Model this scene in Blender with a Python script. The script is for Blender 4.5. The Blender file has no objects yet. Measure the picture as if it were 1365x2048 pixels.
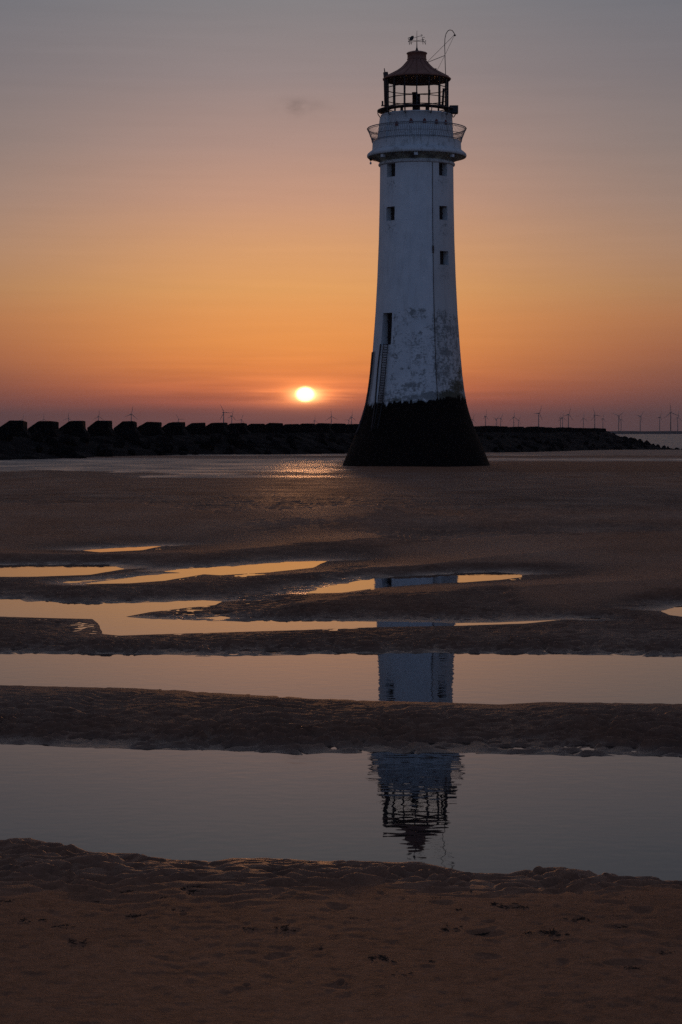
import bpy, bmesh, math, random
import numpy as np
from mathutils import Vector, Matrix
random.seed(7)
R = math.radians
S = bpy.context.scene
COL = S.collection

# ------------------------------------------------------------------ camera
CAM_H = 1.55
PITCH = R(2.319)
FPX = 4000.0                      # focal length in photo pixels (1365 x 2048)
cam = bpy.data.cameras.new('camera')
cam.sensor_fit = 'VERTICAL'; cam.sensor_height = 36.0
cam.lens = FPX / 2048 * 36.0
cam.clip_start = 0.1; cam.clip_end = 60000
camo = bpy.data.objects.new('camera', cam); COL.objects.link(camo)
camo.location = (0, 0, CAM_H); camo.rotation_euler = (R(90) - PITCH, 0, 0)
S.camera = camo

# ------------------------------------------------------------------ sky, sun, exposure
SUN_AZ = R(-1.02)                 # left of the view axis
SUN_EL = R(1.05)
S.view_settings.view_transform = 'Standard'; S.view_settings.look = 'None'
S.view_settings.gamma = 1; S.view_settings.exposure = 0.2
S.view_settings.use_curve_mapping = False
try:
    S.cycles.volume_bounces = 0
    S.cycles.max_bounces = 6
    S.cycles.use_denoising = False
    S.cycles.caustics_reflective = False; S.cycles.caustics_refractive = False
    S.cycles.sample_clamp_direct = 4.0; S.cycles.sample_clamp_indirect = 1.2
except Exception: pass

def lin(c):
    return tuple(((v/255)/12.92 if v/255 <= .04045 else ((v/255+.055)/1.055)**2.4) for v in c)

def elev_of(y):
    return math.atan((1024 - y)/FPX) - PITCH

world = bpy.data.worlds.new('World'); S.world = world; world.use_nodes = True
nt = world.node_tree; nt.nodes.clear()
def N(t, **kw):
    n = nt.nodes.new(t)
    for k, v in kw.items(): setattr(n, k, v)
    return n
def mth(op, a, b=None, c=None, clamp=False):
    n = nt.nodes.new('ShaderNodeMath'); n.operation = op; n.use_clamp = clamp
    for i, v in enumerate((a, b, c)):
        if v is None: continue
        if hasattr(v, 'is_linked'): nt.links.new(v, n.inputs[i])
        else: n.inputs[i].default_value = v
    return n.outputs[0]
def mixc(f, a, b):
    n = nt.nodes.new('ShaderNodeMix'); n.data_type = 'RGBA'
    for s, v in ((n.inputs[0], f), (n.inputs[6], a), (n.inputs[7], b)):
        if hasattr(v, 'is_linked'): nt.links.new(v, s)
        else: s.default_value = v if isinstance(v, (int, float)) else (*v, 1)
    return n.outputs[2]
SKY_GAIN = 1.0
def sky_ramp(zsock, stops):
    """stops: (photo row, srgb) in front, mapped through the sine of the elevation"""
    lo, hi = -0.01, 0.5
    mp = mth('DIVIDE', mth('SUBTRACT', zsock, lo), hi - lo, clamp=True)
    r = N('ShaderNodeValToRGB'); nt.links.new(mp, r.inputs[0])
    r.color_ramp.interpolation = 'B_SPLINE' if False else 'LINEAR'
    e = r.color_ramp.elements
    pts = [(math.sin(elev_of(k)) if not isinstance(k, tuple) else math.sin(R(k[0])), c) for k, c in stops]
    pts.sort()
    while len(e) > 1: e.remove(e[-1])
    for i, (z, c) in enumerate(pts):
        p = (z - lo)/(hi - lo)
        el = e[0] if i == 0 else e.new(min(max(p, 0), 1))
        el.position = min(max(p, 0), 1)
        el.color = (*[v*SKY_GAIN for v in lin(c)], 1)
    return r.outputs[0]
tc = N('ShaderNodeTexCoord')
sep = N('ShaderNodeSeparateXYZ'); nt.links.new(tc.outputs['Generated'], sep.inputs[0])
dx, dy, dz = sep.outputs
hl = mth('SQRT', mth('ADD', mth('MULTIPLY', dx, dx), mth('MULTIPLY', dy, dy)))
hl = mth('MAXIMUM', hl, 1e-4)
ax = mth('DIVIDE', dx, hl); ay = mth('DIVIDE', dy, hl)
cosaz = mth('ADD', mth('MULTIPLY', ax, math.sin(SUN_AZ)), mth('MULTIPLY', ay, math.cos(SUN_AZ)))
daz2 = mth('MULTIPLY', mth('SUBTRACT', 1.0, cosaz), 2.0)          # azimuth distance squared (rad)
f_near = mth('EXPONENT', mth('MULTIPLY', daz2, -1.0/(R(8.0)**2)))
near = sky_ramp(dz, [(900, (140, 88, 80)), (858, (146, 90, 82)), (830, (160, 93, 80)), (805, (196, 102, 72)), (775, (226, 122, 68)),
                     (735, (238, 140, 70)), (690, (238, 150, 76)), (640, (232, 153, 84)), (580, (224, 158, 94)), (500, (213, 155, 106)),
                     (400, (193, 147, 121)), (290, (169, 138, 126)), (150, (143, 128, 126)), (0, (126, 122, 124)),
                     ((18,), (104, 106, 120)), ((30,), (92, 84, 90))])
side = sky_ramp(dz, [(900, (80, 62, 64)), (858, (84, 64, 65)), (800, (94, 68, 67)), (760, (112, 74, 68)), (700, (140, 88, 70)),
                     (640, (156, 105, 76)), (580, (156, 117, 88)), (500, (151, 122, 104)), (400, (138, 120, 111)), (290, (125, 115, 112)),
                     (150, (114, 109, 112)), (0, (104, 105, 112)), ((18,), (80, 88, 104)), ((30,), (74, 70, 80))])
back = sky_ramp(dz, [((-1,), (74, 82, 102)), ((2,), (90, 100, 124)), ((8,), (112, 128, 154)), ((15,), (104, 126, 160)), ((30,), (54, 76, 116))])
f_side = mth('MULTIPLY_ADD', cosaz, 0.5, 0.5, clamp=True)
f_side = mth('SMOOTH_MIN', mth('MULTIPLY', f_side, 1.25), 1.0, 0.1)
skyc = mixc(f_side, back, side)
skyc = mixc(f_near, skyc, near)
# physically based dusk sky adds its own colour overhead
nish = N('ShaderNodeTexSky'); nish.sky_type = 'NISHITA'; nish.sun_disc = False
nish.sun_elevation = SUN_EL; nish.sun_rotation = SUN_AZ
f_up = mth('MULTIPLY', mth('SUBTRACT', dz, 0.30, clamp=True), 1.4, clamp=True)
nsc = N('ShaderNodeMix'); nsc.data_type = 'RGBA'; nsc.blend_type = 'MULTIPLY'; nsc.inputs[0].default_value = 1
nt.links.new(nish.outputs[0], nsc.inputs[6]); nsc.inputs[7].default_value = (1.0, 1.0, 1.0, 1)
NISH = nsc
nsc.inputs[7].default_value = (0.16, 0.17, 0.20, 1)
skyc = mixc(mth('MULTIPLY', f_up, 0.6), skyc, nsc.outputs[2])
# thin horizontal cloud bars around the sun + one small faint cloud
mapn = N('ShaderNodeMapping'); mapn.inputs['Scale'].default_value = (14, 14, 260)
nt.links.new(tc.outputs['Generated'], mapn.inputs[0])
nz = N('ShaderNodeTexNoise'); nz.inputs['Scale'].default_value = 1; nz.inputs['Detail'].default_value = 4
nt.links.new(mapn.outputs[0], nz.inputs[0])
streak = mth('SUBTRACT', nz.outputs[0], 0.5)
def blob(x, y, sx, sy):
    X = (x - 682.5)/FPX; el = elev_of(y)
    a = mth('DIVIDE', mth('SUBTRACT', ax, math.sin(math.atan(X))), sx/FPX)
    b = mth('DIVIDE', mth('SUBTRACT', dz, math.sin(el)), sy/FPX)
    q = mth('ADD', mth('MULTIPLY', a, a), mth('MULTIPLY', b, b))
    g = mth('EXPONENT', mth('MULTIPLY', q, -1.0))
    return mth('MULTIPLY', g, mth('GREATER_THAN', dy, 0.0))
mulbars = mth('MULTIPLY_ADD', mth('MULTIPLY', streak, mth('ADD', blob(620, 790, 420, 60), 0.1)), 0.9, 1.0)
cl_map = N('ShaderNodeMapping'); cl_map.inputs['Scale'].default_value = (60, 60, 130)
nt.links.new(tc.outputs['Generated'], cl_map.inputs[0])
nz2 = N('ShaderNodeTexNoise'); nz2.inputs['Scale'].default_value = 1.6; nz2.inputs['Detail'].default_value = 5
nt.links.new(cl_map.outputs[0], nz2.inputs[0])
cl = mth('MULTIPLY', mth('ADD', blob(592, 211, 26, 15), mth('MULTIPLY', blob(612, 217, 52, 15), 0.6)),
         mth('MULTIPLY', mth('SUBTRACT', nz2.outputs[0], 0.34, clamp=True), .75))
mulbars = mth('MULTIPLY', mulbars, mth('SUBTRACT', 1.0, mth('MULTIPLY', cl, 0.9)))
sc = N('ShaderNodeVectorMath', operation='SCALE'); nt.links.new(skyc, sc.inputs[0]); nt.links.new(mulbars, sc.inputs['Scale'])
# sun disc and the glow of the haze around it
sx_, sy_ = 611.0, 788.5
def ell2(x, y, sx, sy):
    X = (x - 682.5)/FPX; el = elev_of(y)
    a = mth('DIVIDE', mth('SUBTRACT', ax, math.sin(math.atan(X))), sx/FPX)
    b = mth('DIVIDE', mth('SUBTRACT', dz, math.sin(el)), sy/FPX)
    q = mth('ADD', mth('MULTIPLY', a, a), mth('MULTIPLY', b, b))
    return mth('MULTIPLY', mth('EXPONENT', mth('MULTIPLY', mth('MULTIPLY', q, q), -1.0)), mth('GREATER_THAN', dy, 0.0))
disc = mth('ADD', mth('MULTIPLY', ell2(sx_, sy_, 15, 12), 14.0), mth('MULTIPLY', blob(sx_+2, sy_+2, 25, 12), 2.6))
glow = mth('ADD', mth('MULTIPLY', blob(sx_, sy_+1, 44, 19), 1.0), mth('MULTIPLY', blob(sx_, sy_-2, 120, 38), 0.36))
rays = mth('MULTIPLY', blob(sx_, sy_+2, 95, 15), mth('MULTIPLY', mth('SUBTRACT', nz.outputs[0], 0.46, clamp=True), 6.0))
glow = mth('ADD', glow, rays)
g1 = N('ShaderNodeVectorMath', operation='SCALE'); g1.inputs[0].default_value = (1.0, 0.30, 0.07); nt.links.new(glow, g1.inputs['Scale'])
g2 = N('ShaderNodeVectorMath', operation='SCALE'); g2.inputs[0].default_value = (1.0, 0.62, 0.25); nt.links.new(disc, g2.inputs['Scale'])
a1 = N('ShaderNodeVectorMath', operation='ADD'); nt.links.new(sc.outputs[0], a1.inputs[0]); nt.links.new(g1.outputs[0], a1.inputs[1])
a2 = N('ShaderNodeVectorMath', operation='ADD'); nt.links.new(a1.outputs[0], a2.inputs[0]); nt.links.new(g2.outputs[0], a2.inputs[1])
bg = N('ShaderNodeBackground'); nt.links.new(a2.outputs[0], bg.inputs[0]); bg.inputs[1].default_value = 1.0
wo = N('ShaderNodeOutputWorld'); nt.links.new(bg.outputs[0], wo.inputs[0])

sl = bpy.data.lights.new('sun', 'SUN'); sl.energy = .30; sl.angle = R(2.0); sl.color = (1.0, 0.42, 0.16)
slo = bpy.data.objects.new('sun', sl); COL.objects.link(slo)
sdir = Vector((math.sin(SUN_AZ)*math.cos(SUN_EL), math.cos(SUN_AZ)*math.cos(SUN_EL), math.sin(SUN_EL)))
slo.rotation_euler = (-sdir).to_track_quat('-Z', 'Y').to_euler(); slo.location = (0, 0, 60)

# ------------------------------------------------------------------ helpers
CP, SP = math.cos(PITCH), math.sin(PITCH)
def at(x, y, D):
    """photo pixel -> world point on the vertical plane Y = D"""
    up = (1024 - y)/FPX; X = (x - 682.5)/FPX
    Y = CP + up*SP; Z = up*CP - SP
    return Vector((X*D/Y, D, CAM_H + Z*D/Y))
def gnd(x, y, z=0.0):
    """photo pixel -> world point on the horizontal plane at z"""
    up = (1024 - y)/FPX; X = (x - 682.5)/FPX
    Y = CP + up*SP; Z = up*CP - SP
    t = (z - CAM_H)/Z
    return X*t, Y*t
def tag(o, label=None, cat=None, group=None, kind=None):
    if label: o['label'] = label
    if cat: o['category'] = cat
    if group: o['group'] = group
    if kind: o['kind'] = kind
    return o
def empty(name, loc=(0, 0, 0), rz=0):
    o = bpy.data.objects.new(name, None); COL.objects.link(o)
    o.location = loc; o.rotation_euler = (0, 0, rz); o.empty_display_size = .5
    return o
class MB:
    def __init__(s): s.v = []; s.f = []; s.sm = []
    def add(s, vs, fs, smooth=False):
        b = len(s.v); s.v += [tuple(v) for v in vs]
        for f in fs: s.f.append([b+i for i in f]); s.sm.append(smooth)
        return s
    def box(s, c, size, rot=None):
        x, y, z = [v/2 for v in size]
        vs = [Vector((a*x, b*y, d*z)) for a in (-1, 1) for b in (-1, 1) for d in (-1, 1)]
        if rot is not None: vs = [rot @ v for v in vs]
        vs = [v + Vector(c) for v in vs]
        return s.add(vs, [(0, 1, 3, 2), (4, 6, 7, 5), (0, 4, 5, 1), (2, 3, 7, 6), (0, 2, 6, 4), (1, 5, 7, 3)])
    def tube(s, pts, r, n=8, cap=True):
        pts = [Vector(p) for p in pts]; rs = r if isinstance(r, (list, tuple)) else [r]*len(pts)
        vs = []; prev = None
        for i, p in enumerate(pts):
            t = (pts[min(i+1, len(pts)-1)] - pts[max(i-1, 0)]).normalized()
            if prev is None:
                a = Vector((0, 0, 1)) if abs(t.z) < .9 else Vector((1, 0, 0))
                u = t.cross(a).normalized()
            else: u = (prev - t*prev.dot(t)).normalized()
            prev = u; w = t.cross(u)
            for k in range(n):
                an = 2*math.pi*k/n
                vs.append(p + (u*math.cos(an) + w*math.sin(an))*rs[i])
        fs = []
        for i in range(len(pts)-1):
            for k in range(n):
                fs.append((i*n+k, i*n+(k+1) % n, (i+1)*n+(k+1) % n, (i+1)*n+k))
        if cap: fs += [tuple(range(n))[::-1], tuple((len(pts)-1)*n+k for k in range(n))]
        return s.add(vs, fs, True)
    def ring(s, rad, z, r, seg=64, n=6, a0=0, a1=2*math.pi, c=(0, 0)):
        full = abs(a1-a0-2*math.pi) < 1e-6
        m = seg if full else seg+1
        vs = []; fs = []
        for i in range(m):
            a = a0 + (a1-a0)*i/seg
            for k in range(n):
                b = 2*math.pi*k/n
                q = rad + r*math.cos(b)
                vs.append((c[0]+q*math.sin(a), c[1]-q*math.cos(a), z + r*math.sin(b)))
        for i in range(seg):
            j = (i+1) % m
            for k in range(n):
                fs.append((i*n+k, i*n+(k+1) % n, j*n+(k+1) % n, j*n+k))
        return s.add(vs, fs, True)
    def lathe(s, prof, seg=96, smooth=True, c=(0, 0), off=0):
        """prof: list of (r, z)"""
        vs = []; fs = []
        for r, z in prof:
            for k in range(seg):
                a = 2*math.pi*(k+off)/seg
                vs.append((c[0]+r*math.sin(a), c[1]-r*math.cos(a), z))
        for i in range(len(prof)-1):
            for k in range(seg):
                fs.append((i*seg+k, i*seg+(k+1) % seg, (i+1)*seg+(k+1) % seg, (i+1)*seg+k))
        return s.add(vs, fs, smooth)
    def build(s, name, mat, parent=None, loc=None):
        me = bpy.data.meshes.new(name); me.from_pydata(s.v, [], s.f); me.update()
        for p, q in zip(me.polygons, s.sm): p.use_smooth = q
        if mat: me.materials.append(mat)
        o = bpy.data.objects.new(name, me); COL.objects.link(o)
        if parent is not None: o.parent = parent
        if loc is not None: o.location = loc
        return o

# ---- materials
class Mat:
    def __init__(s, name, base=(.5, .5, .5), rough=.7, metal=0, spec=.5):
        s.m = bpy.data.materials.new(name); s.m.use_nodes = True; s.t = s.m.node_tree
        s.b = s.t.nodes['Principled BSDF']
        s.b.inputs['Base Color'].default_value = (*base, 1); s.b.inputs['Roughness'].default_value = rough
        s.b.inputs['Metallic'].default_value = metal; s.b.inputs['Specular IOR Level'].default_value = spec
    def n(s, t, **kw):
        x = s.t.nodes.new(t)
        for k, v in kw.items(): setattr(x, k, v)
        return x
    def put(s, sock, v):
        if hasattr(v, 'is_linked'): s.t.links.new(v, sock)
        elif isinstance(v, (int, float)): sock.default_value = v
        else: sock.default_value = (*v, 1) if len(v) == 3 and sock.type == 'RGBA' else v
    def math(s, op, a, b=0, c=0, clamp=False):
        x = s.n('ShaderNodeMath', operation=op, use_clamp=clamp)
        for i, v in enumerate((a, b, c)): s.put(x.inputs[i], v)
        return x.outputs[0]
    def mix(s, f, a, b, mode='MIX'):
        x = s.n('ShaderNodeMix', data_type='RGBA', blend_type=mode)
        s.put(x.inputs[0], f); s.put(x.inputs[6], a); s.put(x.inputs[7], b)
        return x.outputs[2]
    def pos(s, scale=(1, 1, 1), obj=False):
        c = s.n('ShaderNodeTexCoord').outputs['Object'] if obj else s.n('ShaderNodeNewGeometry').outputs['Position']
        mp = s.n('ShaderNodeMapping'); s.put(mp.inputs[0], c); mp.inputs['Scale'].default_value = scale
        return mp.outputs[0]
    def noise(s, vec, scale=1, detail=4, rough=.55):
        x = s.n('ShaderNodeTexNoise'); s.put(x.inputs['Vector'], vec)
        x.inputs['Scale'].default_value = scale; x.inputs['Detail'].default_value = detail
        x.inputs['Roughness'].default_value = rough
        return x.outputs[0]
    def attr(s, name): return s.n('ShaderNodeAttribute', attribute_name=name).outputs['Fac']
    def bump(s, h, dist, strength=1):
        x = s.n('ShaderNodeBump'); s.put(x.inputs['Height'], h); x.inputs['Distance'].default_value = dist
        x.inputs['Strength'].default_value = strength
        s.put(s.b.inputs['Normal'], x.outputs[0]); return x
    def base(s, v): s.put(s.b.inputs['Base Color'], v)
    def rough(s, v): s.put(s.b.inputs['Roughness'], v)

# ---- numpy gradient noise
_rng = np.random.RandomState(3)
_perm = np.concatenate([_rng.permutation(256)]*3)
_ga = _rng.rand(256)*2*np.pi; _gx, _gy = np.cos(_ga), np.sin(_ga)
def perlin(x, y, seed=0):
    x = x + seed*17.31; y = y + seed*7.77
    xi = np.floor(x).astype(int); yi = np.floor(y).astype(int); xf = x - xi; yf = y - yi
    u = xf*xf*xf*(xf*(xf*6-15)+10); v = yf*yf*yf*(yf*(yf*6-15)+10)
    def g(ix, iy, fx, fy):
        h = _perm[_perm[ix & 255] + (iy & 255)]
        return _gx[h]*fx + _gy[h]*fy
    n00 = g(xi, yi, xf, yf); n10 = g(xi+1, yi, xf-1, yf)
    n01 = g(xi, yi+1, xf, yf-1); n11 = g(xi+1, yi+1, xf-1, yf-1)
    return ((n00*(1-u)+n10*u)*(1-v) + (n01*(1-u)+n11*u)*v)*1.5
def fbm(x, y, o=3, seed=0):
    r = 0; a = 1; t = 0
    for i in range(o):
        r = r + a*perlin(x*2**i, y*2**i, seed+i*5); t += a; a *= .5
    return r/t
def sstep(a, b, x):
    t = np.clip((x-a)/(b-a), 0, 1); return t*t*(3-2*t)

# ------------------------------------------------------------------ sand flat (one sheet)
def row_d(y):                         # distance of photo row y on the level z=0
    return CAM_H/math.tan(-elev_of(y))
ys = np.concatenate([np.arange(2150, 1760, -1.5), np.arange(1760, 1480, -1.1), np.arange(1480, 1090, -0.9), np.arange(1090, 905, -1.1)])
d_dense = np.array([row_d(y) for y in ys])
d_near = np.concatenate([np.linspace(-30, 0, 12), np.linspace(0.5, d_dense[0]-0.05, 40)])
d_far = np.geomspace(d_dense[-1]*1.02, 30000, 120)
dd = np.concatenate([d_near, d_dense, d_far])
u_in = np.linspace(-.185, .185, 860)
u_o = np.array([.19, .2, .215, .235, .26, .29, .33, .38, .45, .55, .7, .9, 1.2, 1.7, 2.5])
uu = np.concatenate([-u_o[::-1], u_in, u_o])
sc_d = np.maximum(dd, 4.0)
DD = np.repeat(dd[:, None], len(uu), 1)
XX = uu[None, :]*sc_d[:, None]
PXL = 682.5 + FPX*XX/np.maximum(DD, .5)*1.0      # photo column of each node (z=0), used only to look the traced outlines up

POOLS = [  # far shore, near shore (photo pixels, left to right), turned into real ground outlines below
 ([(-900,1480),(0,1488),(150,1495),(300,1498),(400,1500),(500,1502),(600,1508),(700,1505),(900,1505),(1100,1510),(1365,1512),(2300,1518)],
  [(-900,1665),(-200,1680),(0,1690),(35,1686),(70,1685),(95,1693),(120,1702),(180,1714),(260,1722),(340,1730),(420,1736),(470,1727),(560,1728),(640,1735),(700,1736),(760,1735),(850,1740),(890,1750),(950,1765),(1010,1770),(1050,1759),(1100,1755),(1160,1757),(1230,1770),(1280,1778),(1365,1779),(2300,1800)]),
 ([(-900,1310),(0,1308),(100,1306),(300,1308),(420,1312),(560,1310),(700,1305),(900,1305),(1100,1308),(1365,1313),(2300,1322)],
  [(-900,1368),(0,1371),(200,1375),(300,1378),(480,1388),(600,1396),(760,1402),(900,1405),(1000,1409),(1090,1404),(1365,1408),(2300,1412)]),
 ([(-900,1190),(0,1197),(80,1203),(200,1207),(300,1205),(400,1200),(445,1203)],
  [(-900,1236),(0,1233),(100,1236),(190,1238),(250,1234),(300,1224),(380,1215),(430,1210),(445,1203)]),
 ([(185,1236),(245,1233),(300,1238),(500,1242),(600,1241),(760,1243),(900,1246),(1000,1245),(1130,1239)],
  [(185,1236),(198,1250),(205,1268),(240,1271),(400,1266),(600,1260),(760,1254),(930,1251),(1050,1247),(1130,1239)]),
 ([(1320,1222),(1365,1212),(1500,1204),(2300,1195)], [(1320,1222),(1340,1230),(1365,1233),(1500,1236),(2300,1240)]),
 ([(610,1187),(650,1176),(700,1166),(740,1160),(900,1149),(960,1146),(1015,1147),(1045,1152)],
  [(610,1187),(680,1183),(760,1173),(860,1165),(930,1162),(1000,1157),(1045,1152)]),
 ([(325,1143),(400,1137),(500,1132),(600,1125),(655,1122)],
  [(325,1143),(440,1148),(540,1142),(625,1133),(655,1122)]),
 ([(170,1168),(230,1160),(330,1150),(440,1143)], [(170,1168),(260,1164),(330,1159),(440,1143)]),
 ([(-900,1128),(0,1132),(120,1131),(215,1130),(250,1138)], [(-900,1150),(0,1151),(60,1151),(180,1147),(250,1138)]),
 ([(165,1101),(240,1097),(330,1092)], [(165,1101),(200,1102),(280,1098),(330,1092)]),
]
def world_poly(far, near):
    def dens(l):
        out = []
        for (x0, y0), (x1, y1) in zip(l[:-1], l[1:]):
            n = max(1, int(abs(x1-x0)/50))
            for k in range(n): out.append((x0+(x1-x0)*k/n, y0+(y1-y0)*k/n))
        out.append(l[-1]); return out
    return np.array([gnd(*p) for p in dens(far)]), np.array([gnd(*p) for p in dens(near)])
def seg_dist(px, py, pts):
    best = np.full(px.shape, 1e9)
    for (x0, y0), (x1, y1) in zip(pts[:-1], pts[1:]):
        vx, vy = x1-x0, y1-y0; L = vx*vx+vy*vy+1e-12
        t = np.clip(((px-x0)*vx + (py-y0)*vy)/L, 0, 1)
        best = np.minimum(best, (px-x0-t*vx)**2 + (py-y0-t*vy)**2)
    return np.sqrt(best)
def inside(px, py, poly):
    r = np.zeros(px.shape, bool)
    x0, y0 = poly[-1]
    for x1, y1 in poly:
        c = ((y0 > py) != (y1 > py))
        if y1 != y0: r ^= c & (px < (x1-x0)*(py-y0)/(y1-y0)+x0)
        x0, y0 = x1, y1
    return r
rsel = np.where((dd > 0.4) & (dd < 75))[0]
r0, r1 = rsel[0], rsel[-1]+1
sub_r = np.unique(np.concatenate([np.arange(r0, r1, 1), [r1-1]])); sub_c = np.unique(np.concatenate([np.arange(0, len(uu), 2), [len(uu)-1]]))
wn_x = fbm(XX[r0:r1]*2.2, DD[r0:r1]*1.5, 3, 11)
def upsample(a):
    b = np.empty((len(sub_r), len(uu)))
    for i in range(len(sub_r)): b[i] = np.interp(np.arange(len(uu)), sub_c, a[i])
    idx = np.arange(r0, r1); j = np.clip(np.searchsorted(sub_r, idx, 'right')-1, 0, len(sub_r)-2)
    t = ((idx-sub_r[j])/(sub_r[j+1]-sub_r[j]))[:, None]
    return b[j]*(1-t) + b[j+1]*t
sx = XX[np.ix_(sub_r, sub_c)]; sy = DD[np.ix_(sub_r, sub_c)]
dn = np.full(sx.shape, 1e3); df = np.full(sx.shape, 1e3); din = np.full(sx.shape, -1e3)
for far, near_ in POOLS:
    if np.mean([p[1] for p in far]) < 1180 and far[0][1] > 1060:
        far = [(x, y-2.5*(0 < i < len(far)-1 or abs(x) > 800)) for i, (x, y) in enumerate(far)]; near_ = [(x, y+2.5*(0 < i < len(near_)-1 or abs(x) > 800)) for i, (x, y) in enumerate(near_)]
    F, Nn = world_poly(far, near_)
    a = seg_dist(sx, sy, F); b = seg_dist(sx, sy, Nn)
    poly = np.concatenate([F, Nn[::-1]])
    ins = inside(sx, sy, poly)
    df = np.minimum(df, np.where(ins, -a, a)) if False else np.minimum(df, a)
    dn = np.minimum(dn, b)
    din = np.maximum(din, np.where(ins, np.minimum(a, b), -np.minimum(a, b)))
df = upsample(df); dn = upsample(dn); din = upsample(din)     # din > 0 inside water

Z = np.zeros(DD.shape); WET = np.zeros(DD.shape)
# large form of the beach, falling slowly towards the sea
Z[:] = np.interp(DD, [-30, 0, 4, 6.6, 8, 30, 45, 60, 90, 100, 118, 190, 230, 270, 340, 420, 700, 30000],
                     [.5, .16, .09, .03, .0, .0, -.06, -.22, -.60, -.79, -.82, -.80, -1.15, -1.35, -2.1, -4.4, -7, -9])
x_, d_ = XX[r0:r1], DD[r0:r1]
base = Z[r0:r1].copy()
A = np.interp(d_, [5, 8, 12, 18, 30, 45], [.038, .045, .048, .045, .045, .04])
w1 = 1.15*A*d_/1.55; w2 = np.interp(d_, [5, 10, 20, 40], [.5, .7, 1.3, 3.0])
jag = wn_x*np.interp(d_, [5, 12, 25], [.05, .03, .05])
sd = din + jag*.5
hs = A*(1-np.exp(-np.maximum(dn, 0)/w1))*(1-np.exp(-(np.maximum(df, 0)/w2)**1.12))
Ls = np.interp(d_, [8, 25], [.35, .9])
hout = hs*(1-np.exp(np.minimum(sd, 0)/np.interp(d_, [8, 25], [.10, .5]))) + .012*(1-np.exp(np.minimum(sd, 0)/(Ls*.27)))
hin = -.045*(1-np.exp(-np.maximum(sd, 0)/Ls))
fade = 1-sstep(34, 60, d_)
zz = np.where(sd > 0, hin, hout)*fade + base*(sd <= 0) + base*(sd > 0)*(1-fade)
# crests of the low sand bars in the middle distance
def crest(pts, H, wn, wf, xr):
    px = np.array([p[0] for p in pts], float); py = np.array([p[1] for p in pts], float)
    pxl = PXL[r0:r1]
    dc = np.interp(pxl, px, np.array([gnd(682, y, H*.8)[1] for y in py]))
    s = d_ - dc + wn_x*.5
    b = np.where(s > 0, np.exp(-(s/wf)**2), np.exp(-(np.abs(s)/wn)**1.6))
    m = sstep(xr[0], xr[1], pxl)*(1-sstep(xr[2], xr[3], pxl))
    return H*b*m*sstep(.0, 1.3, -sd)
bars = crest([(-900,1118),(0,1116),(200,1112),(350,1104),(500,1090),(620,1080),(740,1082),(800,1090)], .09, 1.3, 3.2, (-2000,-1500,700,860))
bars += crest([(700,1132),(780,1122),(860,1108),(950,1100),(1100,1094),(1365,1088),(2300,1080)], .22, 1.2, 3.5, (700,860,9000,9500))
bars += crest([(-900,1165),(0,1162),(150,1172),(300,1170),(500,1165),(700,1158)], .03, 1.0, 1.6, (-2000,-1500,560,760))
bars += crest([(500,1215),(600,1200),(760,1180),(1000,1166),(1200,1158),(1365,1145),(2300,1120)], .05, 1.6, 1.6, (480,640,9000,9500))
bars += crest([(900,1166),(1050,1160),(1200,1152),(1365,1139),(2300,1110)], .17, 2.3, 1.5, (980,1150,9000,9500))
bars += crest([(-900,1030),(0,1028),(200,1025),(420,1032)], .14, 2.0, 6, (-2000,-1500,250,420))
bars += crest([(-900,1060),(0,1055),(300,1044),(600,1032),(800,1026)], .18, 2.2, 6, (-2000,-1500,650,900))
bars += crest([(600,1052),(800,1045),(1100,1040),(1365,1042),(2300,1042)], .08, 2.2, 6, (560,760,9000,9500))
zz += bars
# ripples: wavy crested on the shallow shores, smooth mounds elsewhere
lam = np.interp(d_, [5, 9, 14, 22, 40], [.115, .15, .17, .24, .40])
ph = d_/.15
ph = np.cumsum(np.concatenate([[0], np.diff(d_[:, 0])/lam[1:, 0]]))[:, None] + 0*d_
warp = 1.25*perlin(x_*3.4/(lam/.15), d_*1.3/(lam/.15), 21) + .8*perlin(x_*7/(lam/.15), d_*4/(lam/.15), 22)
q = (ph + warp) % 1.0
rip = np.where(q < .68, q/.68, (1-q)/.32); rip = rip*rip*(3-2*rip) - .45
amod = .55 + .9*perlin(x_*1.6, d_*1.4, 23) + .5*perlin(x_*6, d_*5, 24)
amod = np.clip(amod, 0, 1.4)
shore = np.exp(-np.maximum(df-.05, 0)/np.interp(d_, [8, 12, 20], [.85, .7, 1.3]))
front = sstep(6.15, 6.6, d_ + .35*wn_x)*(d_ < 8.2)*(sd <= .05)
inshore = np.exp(-np.maximum(-sd, 0)/np.interp(d_, [7, 14, 25], [.25, .3, .8]))
mask = np.clip(np.maximum(shore*1.0, front*.9), np.interp(d_, [8, 12, 16, 40], [.15, .22, .42, .5]), 1)
mask = np.where(d_ < 6.4, .06 + .94*front, mask)
amp = np.interp(d_, [5, 7, 9, 10, 16, 25, 45], [.010, .030, .034, .044, .032, .036, .05])
nearfade = 1-sstep(-.02, .25, sd)                       # flatten under the water
edge = sstep(0, .05, -sd)*.6+.4
edge = np.where((df < dn), edge*(.6+.4*sstep(0, np.interp(d_, [8, 12, 20], [.22, .3, .7]), -sd)), edge)
toe = sstep(.0, .30, -sd)
ripz = rip*amp*amod*mask*nearfade*edge*np.where(d_ > 14, sstep(0, 1.2, dn), 1)
zz += ripz*(1-sstep(40, 70, d_))*1.45
hol = sstep(.05, .55, perlin(x_*7.5 + warp*.5, d_*8.5, 45)) + .6*sstep(.05, .5, perlin(x_*14, d_*17, 46))
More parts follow.
